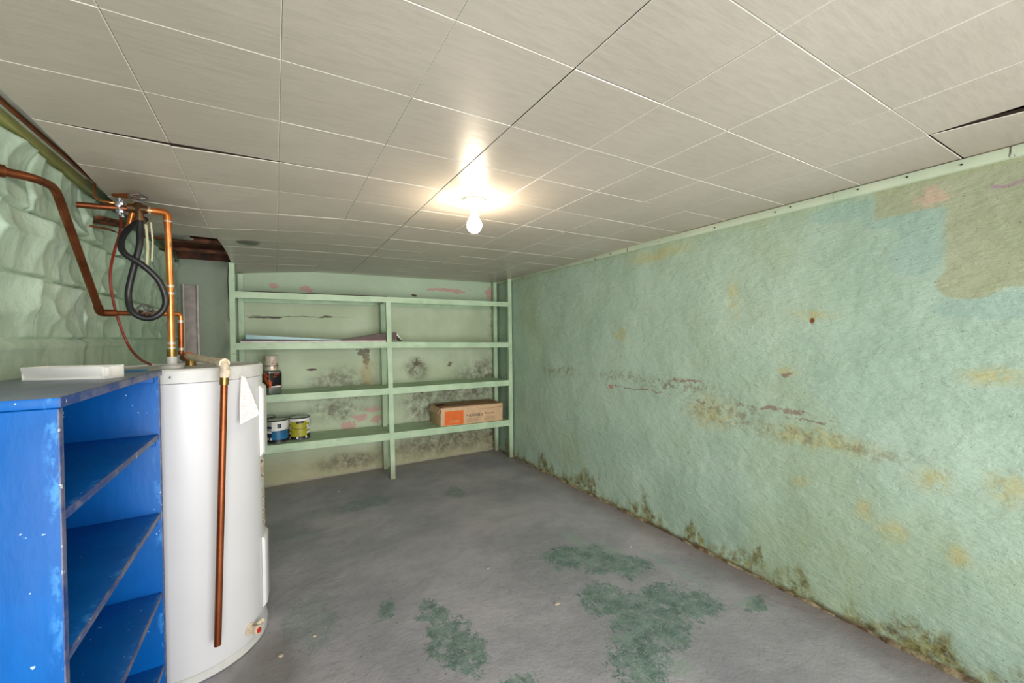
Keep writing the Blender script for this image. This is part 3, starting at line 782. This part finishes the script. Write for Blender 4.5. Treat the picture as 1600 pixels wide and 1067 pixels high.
# stop valve with black hand wheel
vx, vy, vz = -.462, 2.15, 1.836
mb = MB(); mb.tube([(vx - .030, vy, vz), (vx + .028, vy, vz)], .017, 14)
mb.lathe([(.017, 0), (.015, .02), (.011, .022), (.011, .034), (.005, .035), (.005, .05), (0, .05)], (vx, vy, vz), 14, axis=(.15, -.68, .66))
mb.lathe([(.014, 0), (.014, .036), (.018, .037), (.018, .048), (0, .048)], (vx + .005, vy, vz), 16, axis=(0, 0, -1))
vb = part(mb, 'stop_valve', flat('dark_brass', (96, 70, 46), .4, .7), pb)
ax = Vector((.15, -.68, .66)).normalized(); cc = Vector((vx, vy, vz)) + ax * .05
def handwheel(center, axis, R, mat, parent, name='handwheel', spokes=5):
    axis = Vector(axis).normalized(); u = axis.orthogonal().normalized(); v = axis.cross(u)
    mb = MB(); n = 30
    ring = [center + (u * math.cos(2 * PI * k / n) + v * math.sin(2 * PI * k / n)) * R * (1 + .06 * math.cos(spokes * 2 * PI * k / n)) for k in range(n + 1)]
    mb.tube(ring, R * .16, 8)
    for k in range(spokes):
        a = 2 * PI * k / spokes
        mb.tube([center - axis * .002, center + (u * math.cos(a) + v * math.sin(a)) * R], R * .11, 6)
    mb.lathe([(R * .3, -.003), (R * .3, .003), (0, .004)], center, 12, axis=axis)
    o = mb.done(name, mat, None); o.parent = parent; o.matrix_parent_inverse = Matrix.Identity(4)
    return o
vb_h = handwheel(cc, ax, .026, flat('grey_wheel', (110, 108, 104), .4, .5), vb)
# zinc earth clamp
ec = empty('pipe_clamp', (-.515, 2.16, 1.835), 'shiny zinc earthing clamp gripping the horizontal copper pipe', 'clamp')
mb = MB()
for s in (-1, 1):
    mb.box((-.528, 2.140, 1.835 + s * .015 - .009), (-.502, 2.184, 1.835 + s * .015 + .009), .006)
part(mb, 'jaw', M_steel, ec)
for s in (-1, 1):
    mb = MB(); mb.lathe([(0, -.032), (.007, -.032), (.007, -.026), (.004, -.025), (.004, .025), (.007, .026), (.007, .033), (0, .033)], (-.515 , 2.162 + s * .018, 1.835), 8, smooth=False); part(mb, 'bolt', M_steel, ec)
mb = MB(); mb.lathe([(0, -.006), (.009, -.006), (.009, .01), (0, .012)], (-.515, 2.134, 1.838), 8, smooth=False, axis=(0, -1, 0)); part(mb, 'bolt', M_steel, ec)
# earth wire
mb = MB(); mb.tube(curve_pts([(-.615, 2.26, 1.965), (-.61, 2.24, 1.93), (-.60, 2.2, 1.885), (-.585, 2.175, 1.862), (-.555, 2.15, 1.850), (-.53, 2.150, 1.848)], 6), .0042, 8)
o = mb.done('ground_wire', M_cop); props(o, 'thin bright copper wire dropping from the sill gap to the zinc clamp', 'wire')
# copper tube running in the gap above the sill
mb = MB(); mb.tube([(-.634, Y0 + .1, 1.970), (-.630, 2.29, 1.968)], .0072, 10); gp = mb.done('copper_tube', M_copm)
props(gp, 'long thin copper tube running along the gap above the sill board', 'pipe')
mb = MB()
mb.tube([Vector((-.624, 2.30, 1.964)) + Vector((.0, math.cos(a) * .014, math.sin(a) * .014)) for a in np.linspace(-2.0, 1.6, 12)], .003, 8)
o = mb.done('hook', flat('white_hook', (232, 224, 206), .4), None); o.parent = gp; o['label'] = 'white hook at the tube end'
# vertical stub behind the valve
sb = empty('copper_stub', (-.50, 2.24, 1.77), 'short orange copper stub pipe behind the stop valve, running up to the joists', 'pipe')
mb = MB(); mb.tube([(-.515, 2.26, 1.775), (-.487, 2.23, 1.895)], .0115, 12); part(mb, 'tube', M_cop, sb)
mb = MB(); mb.tube(bend([(-.489, 2.232, 1.885), (-.483, 2.226, 1.905), (-.56, 2.27, 1.915)], .012), .0135, 12); part(mb, 'elbow', M_copm, sb)

# ------------------------------------------------------------------ copper pipe A (cold feed)
pa = empty('copper_pipe', (-.375, 2.395, 1.245), 'dark aged copper pipe leaving the wall, sloping down and feeding the back of the tank', 'pipe')
ax_, ay_ = -.375, 2.395
mb = MB(); mb.tube(bend([(-.665, 1.715, 1.795), (-.612, 1.765, 1.800), (-.600, 1.865, 1.806), (-.598, 2.215, 1.432)], .035, 7), .0125, 16); part(mb, 'sloping_pipe', M_copd, pa)
mb = MB(); mb.tube(bend([(-.598, 2.200, 1.448), (-.598, 2.222, 1.424), (-.560, 2.245, 1.426)], .016, 5), .0145, 16); part(mb, 'elbow', M_copd, pa)
mb = MB(); mb.tube([(-.570, 2.240, 1.4255), (-.50, 2.29, 1.4265)], .0100, 14); part(mb, 'level_pipe', M_copd, pa)
mb = MB(); mb.tube(bend([(-.46, 2.325, 1.429), (ax_, ay_, 1.433), (ax_, ay_, 1.39)], .02, 6), .0108, 16); part(mb, 'level_pipe', M_cop, pa)
mb = MB(); mb.tube([(ax_, ay_, 1.40), (ax_, ay_, ht + .035)], .0115, 16); part(mb, 'riser', M_copm, pa)
for z in (1.392, 1.265):
    mb = MB(); mb.tube([(ax_, ay_, z), (ax_, ay_, z + .012)], .0138, 16); part(mb, 'solder_joint', M_solder, pa)
mb = MB(); mb.tube([(-.512, 2.281, 1.426), (-.455, 2.328, 1.429)], .014, 14)
gax = Vector((.32, -.90, .25)).normalized(); gc = Vector((-.484, 2.303, 1.4275))
mb.lathe([(.012, 0), (.010, .02), (.006, .021), (.005, .038), (0, .038)], gc, 12, axis=gax)
gv = part(mb, 'gate_valve', M_copd, pa)
ow = handwheel(gc + gax * .038, gax, .027, M_dsteel, gv, spokes=6)
ow['label'] = 'spoked grey handwheel'
mb = MB(); mb.tube([(-.672, 1.708, 1.795), (-.655, 1.722, 1.796)], .018, 12); part(mb, 'wall_collar', M_copd, pa)

# ------------------------------------------------------------------ hose, cable, strips
mb = MB(); hp = [(-.457, 2.15, 1.788), (-.457, 2.145, 1.75), (-.456, 2.135, 1.697), (-.464, 2.13, 1.645), (-.484, 2.125, 1.544), (-.491, 2.125, 1.481), (-.477, 2.125, 1.423), (-.434, 2.125, 1.399), (-.394, 2.125, 1.42), (-.377, 2.13, 1.472), (-.396, 2.125, 1.549), (-.444, 2.115, 1.609), (-.490, 2.115, 1.643), (-.507, 2.13, 1.679), (-.505, 2.15, 1.729), (-.483, 2.19, 1.781), (-.46, 2.25, 1.82)]
mb.tube(curve_pts([(p[0], p[1] - .012 if 6 <= i <= 13 else p[1], p[2]) for i, p in enumerate(hp)], 7), .0112, 12)
o = mb.done('rubber_hose', M_black); props(o, 'black rubber hose hanging in a twisted loop from the stop valve', 'hose')
mb = MB(); mb.tube(curve_pts([(-.612, 2.56, 1.925), (-.60, 2.5, 1.815), (-.60, 2.408, 1.696), (-.60, 2.353, 1.591), (-.598, 2.377, 1.484), (-.585, 2.41, 1.376), (-.56, 2.42, 1.285), (-.50, 2.30, 1.235), (-.445, 2.20, 1.213)], 7), .0052, 8)
o = mb.done('red_cable', M_redwire); props(o, 'dark red cable hanging down the left wall to the tank top', 'cable')
for n_, (x, y, za, zb, r) in enumerate(((-.452, 2.215, 1.615, 1.79, .0055), (-.436, 2.215, 1.64, 1.80, .0035))):
    mb = MB(); mb.tube([(x, y, za), (x + .004, y + .003, (za + zb) / 2), (x, y, zb), (x - .05, y + .25, 1.875)], r, 6, flatz=.5)
    o = mb.done('wooden_strip', flat('pale_strip', (202, 196, 158), .6)); props(o, ('wider' if n_ == 0 else 'thinner') + ' of two cream wooden strips dangling beside the black hose', 'strip')
# splintered wood where the pipes enter
for k, (p, q, r) in enumerate((((-.655, 2.36, 1.815), (-.60, 2.72, 1.865), .010), ((-.655, 2.42, 1.845), (-.61, 2.80, 1.895), .012), ((-.655, 2.34, 1.79), (-.615, 2.55, 1.81), .006))):
    mb = MB(); mb.tube([p, tuple((a + b) / 2 + d for a, b, d in zip(p, q, (.01, 0, .004))), q], [r, r * 1.1, r * .3], 6, flatz=.5)
    o = mb.done('split_lath', M_woodr if k else M_wood); props(o, ('topmost', 'middle', 'lowest')[(1, 0, 2)[k]] + ' of the splintered brown laths poking from the left wall under the sill', 'lath')
# narrow metal channel standing in the corner
mc = empty('metal_channel', (-.58, 4.14, 0.0), 'grey metal channel standing upright in the back left corner', 'channel')
mb = MB(); mb.box((-.628, 4.155, .0), (-.535, 4.160, 1.752), .001); mb.box((-.628, 4.115, .0), (-.623, 4.160, 1.758), .001); mb.box((-.538, 4.125, .0), (-.533, 4.160, 1.755), .001)
part(mb, 'channel_body', flat('grey_metal', (176, 166, 160), .5, .1), mc)
mb = MB(); mb.box((-.628, 4.112, .0), (-.618, 4.116, 1.758), .001); mb.box((-.540, 4.120, .0), (-.528, 4.124, 1.755), .001); part(mb, 'lip', flat('pale_metal', (206, 200, 190), .45), mc)
mb = MB(); mb.tube(curve_pts([(-.325, 4.17, 1.97), (-.335, 4.165, 1.8), (-.33, 4.165, 1.6), (-.332, 4.16, 1.5), (-.315, 4.15, 1.42), (-.295, 4.14, 1.32)], 6), .003, 6)
o = mb.done('black_cord', M_black); props(o, 'thin black cord hanging down beside the left post of the green shelving', 'cord')
# flat round cover plate on the ceiling
mb = MB(); zz = zc(-.13, 2.97) - .001
mb.lathe([(0, -.006), (.030, -.006), (.056, -.004), (.062, 0), (.0, 0)], (-.133, 2.985, zz), 32)
o = mb.done('cover_plate', flat('grey_plate', (120, 118, 106), .5, .3)); props(o, 'round grey metal cover plate on the ceiling near the open corner', 'cover plate')

# paper tag on the tank
mb = MB()
tp = [(-.122, 2.000, 1.165), (-.108, 2.004, 1.155), (-.088, 2.010, 1.09), (-.062, 2.03, .995), (-.075, 2.0, .990), (-.128, 1.975, .968), (-.128, 1.985, 1.05)]
v1 = [mb.bm.verts.new(p) for p in tp]; v2 = [mb.bm.verts.new((p[0] - .001, p[1] + .0025, p[2])) for p in tp]
mb.bm.faces.new(v1); mb.bm.faces.new(v2[::-1])
for k in range(len(tp)): mb.bm.faces.new((v1[k], v2[k], v2[(k + 1) % len(tp)], v1[(k + 1) % len(tp)]))
t = NT('printed_paper', .7)
t.color(t.mix(t.math('MULTIPLY', t.ramp(t.noise(160, 2, vec=t.scaled((.3, .3, 2))), .54, .6), .35), lin((238, 232, 226)), lin((150, 80, 76))))
o = mb.done('paper_tag', t.m); props(o, 'crumpled white paper tag hanging on the right side of the white tank', 'tag')

# ------------------------------------------------------------------ ceiling lamp
LX, LY = .816, 1.74; LZ = zc(LX, LY)
cl = empty('ceiling_lamp', (LX, LY, LZ), 'white porcelain lampholder with one lit bare bulb on the ceiling', 'lamp')
M_porc = flat('porcelain', (232, 224, 208), .25, var=.02)
mb = MB(); mb.lathe([(0, 0), (.056, 0), (.058, -.003), (.057, -.007), (.050, -.011), (.036, -.014), (.025, -.022), (.0215, -.034), (.0215, -.050), (.019, -.053), (0, -.053)], (0, 0, 0), 48); mb.done('lamp_base', M_porc, cl)
mb = MB(); mb.lathe([(.0195, -.0525), (.0195, -.057), (.017, -.058), (0, -.058)], (0, 0, 0), 32); mb.done('socket_ring', M_dsteel, cl)
for s in (-1, 1):
    mb = MB(); mb.lathe([(0, 0), (.004, 0), (.0035, .002), (0, .0025)], (s * .043, 0, -.0125), 10, axis=(0, 0, -1)); mb.done('screw', M_dsteel, cl)
t = NT('bulb_glow', .3)
t.b.inputs['Base Color'].default_value = (1, .95, .85, 1)
t.b.inputs['Emission Color'].default_value = (1, .84, .62, 1)
t.b.inputs['Emission Strength'].default_value = 150
mb = MB()
pr = [(.0165, -.058), (.0165, -.070), (.019, -.078), (.0265, -.092), (.0335, -.104)]
for k in range(0, 11):
    a = math.radians(20 - k * 11)
    pr.append((.035 * math.cos(a), -.118 + .035 * math.sin(a) * 1.02))
pr.append((0, -.1537))
mb.lathe(pr, (0, 0, 0), 32); bulb = mb.done('bulb', t.m, cl); bulb['label'] = 'glowing frosted bulb'

# ------------------------------------------------------------------ things on the shelves
sz = lambda k, x: ztop(k)(x) + .0008
def paint_can(x, y, k, label, paint, rz=0):
    z = sz(k, x) + .0018
    r = empty('paint_can', (x, y, z), label, 'paint can', 'paint cans on the lowest shelf', rz)
    R, H = .0825, .188
    mb = MB(); mb.lathe([(0, .001), (R - .003, .001), (R, .003), (R, .006), (R - .002, .008), (R - .002, H - .008), (R, H - .006), (R + .001, H - .002), (R - .003, H), (R - .008, H - .001), (R - .010, H - .006)], (0, 0, 0), 40)
    mb.done('can_body', M_dsteel, r)
    mb = MB(); mb.lathe([(R - .0105, H - .006), (R - .014, H - .002), (R - .02, H - .004), (0, H - .004)], (0, 0, 0), 40); mb.done('lid', M_steel, r)
    # label: 36 x 9 cells
    mb = MB(); n, rows = 36, 9
    zs = [.010 + (H - .020) * q / rows for q in range(rows + 1)]
    g = [[mb.bm.verts.new((math.cos(2 * PI * a / n) * (R - .0008), math.sin(2 * PI * a / n) * (R - .0008), z_)) for a in range(n)] for z_ in zs]
    for q in range(rows):
        for a in range(n):
            f = mb.bm.faces.new((g[q][a], g[q][(a + 1) % n], g[q + 1][(a + 1) % n], g[q + 1][a])); f.smooth = True
            f.material_index = paint(a * 10 + 5, q)
    mb.done('paper_label', CANM, r)
    # ears and bail
    for s in (-1, 1):
        mb = MB(); mb.lathe([(.008, 0), (.007, .004), (0, .005)], (s * (R - .001), 0, H - .04), 12, axis=(s, 0, 0)); mb.done('ear', M_steel, r)
    mb = MB(); mb.tube([(math.cos(a) * (R + .005), -.02 * math.sin(a) - (R + .006) * math.sin(a), H - .042 - .05 * math.sin(a)) for a in np.linspace(0, PI, 20)], .0014, 6)
    o = mb.done('bail_handle', M_steel, r)
    return r
CANM = [flat('can_white', (226, 226, 222), .4, var=.02), flat('can_grey', (160, 162, 160), .4, var=.05), flat('can_navy', (20, 34, 70), .4), flat('can_blue', (30, 104, 150), .4, var=.1), flat('can_olive', (160, 156, 40), .4, var=.08), flat('can_black', (24, 20, 26), .4), flat('can_maroon', (60, 30, 40), .4)]
# camera sees each can roughly from azimuth -118 deg (242)
def p_blue(a, q):
    d = ((a - 262 + 180) % 360) - 180
    if q == 0: return 5
    if q >= 5:
        if abs(d - 15) < 11 and q in (6, 7): return 2
        return 0 if d > -25 else (1 if q != 6 else 2)
    if d < -22: return 2 if (q != 4 and not (q == 1 and (a // 10) % 2)) else 0
    if d < 80: return 3
    return 2
def p_yel(a, q):
    d = ((a - 262 + 180) % 360) - 180
    if q == 0: return 5 if (a // 10) % 5 else 0
    if abs(d) < 48 and q < 8:
        if q == 7 and abs(d - 8) < 16: return 6
        return 4
    if q <= 1: return 5
    return 0 if q % 3 else (4 if abs(d) < 70 else 0)
def p_pur(a, q):
    return 1 if q > 6 else (2 if q > 1 else 5)
paint_can(.005, 3.925, 3, 'front paint can with navy and blue label, left end of the lowest green shelf', p_blue, .0)
paint_can(.172, 3.972, 3, 'paint can with olive yellow and white label, right of the blue one', p_yel, .0)
paint_can(-.088, 4.096, 3, 'dark paint can tucked behind the blue-labelled one on the lowest shelf', p_pur, .0)

# square tin with black and orange label
zt = sz(2, -.03)
tn = empty('square_tin', (-.030, 3.915, zt), 'square metal tin with black and orange label on the third green shelf', 'tin', rz=D2(29))
TW, TD, TH = .052, .060, .188
mb = MB(); mb.box((-TW, -TD, .001), (TW, TD, TH - .002), .006); mb.done('tin_body', M_steel, tn)
mb = MB(); mb.box((-TW + .004, -TD + .004, TH - .0018), (TW - .004, TD - .004, TH + .002), .0015); mb.done('tin_lid', M_dsteel, tn)
t = NT('tin_print', .35)
c = t.mix(t.ramp(t.noise(26, 3, dist=.5), .52, .56), lin((14, 14, 24)), lin((206, 92, 40)))
c = t.mix(t.ramp(t.noise(40, 2, vec=t.vm('ADD', t.P, (3, 3, 3))), .66, .68), c, lin((150, 60, 40)))
t.color(c)
mb = MB(); mb.box((-TW - .0008, -TD - .0008, .050), (TW + .0008, TD + .0008, TH - .012), .0062); mb.done('tin_label', t.m, tn)
mb = MB(); mb.box((-TW + .015, -TD - .0016, .056), (TW - .012, -TD - .0009, .066), 0); mb.done('label_stripe', M_plastic, tn)
# small round tin on top
rt = empty('round_tin', (-.028, 3.92, zt + TH + .003), 'small cream round tin stacked on top of the square tin', 'tin')
RR, RH = .049, .122
mb = MB(); mb.lathe([(0, 0), (RR, .0005), (RR + .0015, .003), (RR, .006), (RR, .04), (RR - .001, .041), (RR, .043), (RR, RH - .006), (RR + .0015, RH - .003), (RR, RH), (RR - .004, RH - .001), (RR - .005, RH - .004), (0, RH - .004)], (0, 0, 0), 36)
t = NT('cream_tin', .35, .35)
c = t.mix(t.ramp(t.noise(22, 3, vec=t.scaled((1, 1, .6))), .55, .62), lin((222, 208, 190)), lin((176, 140, 122)))
t.color(c); mb.done('tin_body', t.m, rt)
mb = MB(); mb.lathe([(RR + .0006, .036), (RR + .0012, .037), (RR + .0012, .042), (RR + .0006, .043)], (0, 0, 0), 36); mb.done('band', M_dsteel, rt)
# dark cord lying behind tin
mb = MB(); mb.tube(curve_pts([(-.20, 3.90, sz(2, -.2) + .006), (-.16, 3.93, sz(2, -.2) + .10), (-.13, 3.98, sz(2, -.2) + .17), (-.10, 4.0, sz(2, -.2) + .19), (-.09, 4.04, sz(2, -.2) + .12), (-.11, 4.06, sz(2, -.2) + .006)], 6), .005, 8)
o = mb.done('stiff_cord', M_black); props(o, 'stiff black cord standing in a curl left of the square tin', 'cord')

# cardboard carton on the lowest shelf right
bz = sz(3, 1.75) - .002
cb = empty('cardboard_box', (1.405, 3.838, sz(3, 1.405) + .0005), 'long cardboard box with an orange printed square, lowest shelf at the right', 'box', rz=0)
cb.rotation_euler.y = math.atan2(.022, 1.28)
BL, BD, BH = .700, .300, .180
mb = MB()
th = .004
mb.box((0, 0, 0), (BL, BD, th)); mb.box((0, 0, th), (BL, th, BH), .001); mb.box((0, BD - th, th), (BL, BD, BH), .001)
mb.box((0, th, th), (th, BD - th, BH - .05), .001); mb.box((BL - th, th, th), (BL, BD - th, BH), .001)
mb.done('carton', M_cardb, cb)
mb = MB()
mb.hexa([(.03, .02, BH + .001), (BL, .0, BH + .001), (BL, BD, BH + .003), (.03, BD, BH + .003), (.03, .02, BH + .006), (BL, .0, BH + .006), (BL, BD, BH + .008), (.03, BD, BH + .008)])
mb.done('top_flap', flat('carton_top', (178, 140, 104), .8, var=.12, scale=9), cb)
mb = MB(); mb.hexa([(-.030, .006, BH - .058), (-.024, .006, BH - .058), (-.028, BD - .02, BH - .050), (-.034, BD - .02, BH - .050), (-.002, .006, BH + .0), (.004, .006, BH + .0), (.004, BD - .02, BH + .004), (-.002, BD - .02, BH + .004)])
mb.done('end_flap', M_cardb, cb)
mb = MB(); mb.box((.004, .012, BH + .0065), (.12, .20, BH + .011), .001); mb.done('inner_flap', M_cardd, cb)
mb = MB(); mb.box((.040, -.0012, .006), (.245, .0002, BH - .035)); o = mb.done('orange_print', M_orange, cb); o['label'] = 'orange printed square'
mb = MB(); mb.hexa([(.43, -.0016, .138), (.69, -.0016, .146), (.69, 0.0, .146), (.43, 0, .138), (.43, -.0016, .139), (.69, -.0016, .151), (.69, 0, .151), (.43, 0, .139)]); mb.done('tear', M_cardd, cb)
def text(s, size, loc, mat, parent, name='lettering', sx=1.0):
    cu = bpy.data.curves.new(name, 'FONT'); cu.body = s; cu.size = size; cu.extrude = .0003; cu.resolution_u = 3
    o = bpy.data.objects.new(name, cu); COL.objects.link(o)
    bpy.context.view_layer.update()
    dg = bpy.context.evaluated_depsgraph_get()
    me = bpy.data.meshes.new_from_object(o.evaluated_get(dg))
    COL.objects.unlink(o); bpy.data.objects.remove(o)
    me.materials.clear(); me.materials.append(mat)
    n = bpy.data.objects.new(name, me); link(n, parent)
    n.location = loc; n.rotation_euler = (PI / 2, 0, 0); n.scale = (sx, 1, 1)
    return n
text('elevate', .058, (.305, -.0012, .070), M_ink, cb, sx=.95)
text('\u2022', .05, (.275, -.0012, .070), M_ink, cb)
text('\u2022', .05, (.485, -.0012, .078), M_ink, cb)
text('premium bath', .017, (.50, -.0012, .086), M_ink, cb)
text('AVENIR', .03, (.095, -.0022, .030), M_cardb, cb)
M_faint = flat('faint_ink', (160, 128, 104), .7)
for k in range(3):
    text('fine quality cabinet fittings', .012, (.285, -.0012, .048 - k * .014), M_faint, cb); text('open this side only', .014, (.485, -.0012, .048 - k * .014), M_faint, cb)
# tape roll / black clip on the box
mb = MB(); mb.tube(curve_pts([(.0, .10, BH + .015), (.03, .085, BH + .020), (.065, .10, BH + .018), (.08, .15, BH + .014)], 5), .008, 8, flatz=.7)
o = mb.done('tape_piece', M_black); o.location = (1.405, 3.838, sz(3, 1.405)); props(o, 'crumpled piece of black tape on top of the cardboard box', 'tape')

# sheets on the second shelf
def sheet(name, mat, xa, xb, ya, yb, zf, th, label, cat, group=None, n=24):
    tf = th if callable(th) else (lambda x: th)
    mb = MB()
    g = []
    for k in range(n + 1):
        x = xa + (xb - xa) * k / n; z = zf(x)
        g.append([mb.bm.verts.new(p) for p in ((x, ya, z), (x, yb, z), (x, yb, z + tf(x)), (x, ya, z + tf(x)))])
    for a, b in zip(g, g[1:]):
        for q in range(4): mb.bm.faces.new((a[q], b[q], b[(q + 1) % 4], a[(q + 1) % 4]))
    mb.bm.faces.new(g[0]); mb.bm.faces.new(g[-1][::-1])
    o = mb.done(name, mat, sharp=30); return props(o, label, cat, group)
s2 = lambda x: sz(1, x)
sheet('flat_panel', flat('grey_board', (214, 206, 200), .6), -.235, .880, 3.822, 4.10, lambda x: s2(x), .012, 'pale grey flat panel at the bottom of the stack on the second shelf', 'panel', 'panels lying on the second shelf')
sheet('flat_panel', flat('dark_board', (30, 30, 32), .5), -.23, .50, 3.828, 4.10, lambda x: s2(x) + .0128, lambda x: .018 - .015 * min(1, (x + .23) / .7), 'thin black flat panel under the teal sheet on the second shelf', 'panel', 'panels lying on the second shelf')
sheet('glass_sheet', flat('teal_sheet', (62, 132, 130), .25), -.20, .50, 3.832, 4.13, lambda x: s2(x) + .0316 - .015 * min(1, (x + .23) / .7), lambda x: .034 - .030 * (x + .2) / .7, 'teal sheet lying on the left half of the second shelf', 'sheet')
sheet('brown_board', flat('brown_board', (70, 40, 32), .5, var=.15), .505, .985, 3.840, 4.05, lambda x: s2(x) + .0135 + .014 * max(0, (x - .50) / .48), lambda x: .004 + .058 * min(1, max(0, (x - .50) / .40)), 'warped dark brown board rising behind the middle post of the shelving', 'board')
sheet('brown_board', flat('brown_board_lower', (112, 54, 38), .5), .53, .97, 3.8395, 4.05, lambda x: s2(x) + .0128, lambda x: .001 + .0125 * max(0, (x - .50) / .48), 'flat reddish brown board underneath the warped board', 'board')
mb = MB(); mb.hexa([(.985, 3.85, s2(1.0) + .060), (.992, 3.85, s2(1.0) + .058), (.992, 4.02, s2(1) + .058), (.985, 4.02, s2(1) + .060), (.990, 3.85, s2(1.0) + .086), (1.045, 3.85, s2(1.0) + .006), (1.045, 4.02, s2(1) + .006), (.990, 4.02, s2(1) + .086)])
o = mb.done('folded_flap', flat('pale_flap', (214, 206, 192), .5)); props(o, 'pale folded edge strip leaning right of the middle post on the second shelf', 'strip')
sheet('thin_board', flat('dark_brown_sheet', (60, 36, 28), .6), -.225, .905, 3.835, 4.12, lambda x: sz(0, x), .009, 'thin dark brown board lying on the top shelf, left half', 'board')
# small chips of paint and plaster on the floor
chips = [(-.0, 1.93, "just right of the water heater's drain valve"), (.13, 1.98, 'on the floor between the water heater and the left teal patch'), (1.17, 1.60, 'left of the largest teal floor patch'), (1.88, 1.80, 'between the upper teal patch and the green wall'), (.45, 3.75, 'on the floor in front of the lowest shelf'), (1.02, 2.05, 'in the middle of the open grey floor')]
for k, (x, y, lab) in enumerate(chips):
    mb = MB(); n = 6; r = random.uniform(.005, .010); a0 = random.random() * 6
    top = [mb.bm.verts.new((x + r * random.uniform(.6, 1.4) * math.cos(a0 + q), y + r * random.uniform(.4, 1.1) * math.sin(a0 + q), .0045)) for q in np.linspace(0, 2 * PI, n, endpoint=False)]
    bot = [mb.bm.verts.new((v.co.x, v.co.y, .0)) for v in top]
    mb.bm.faces.new(top); mb.bm.faces.new(bot[::-1])
    for q in range(n): mb.bm.faces.new((bot[q], bot[(q + 1) % n], top[(q + 1) % n], top[q]))
    o = mb.done('paint_chip', M_cream, sharp=0); props(o, 'tiny cream paint chip ' + lab, 'paint chip', 'loose paint chips on the floor')
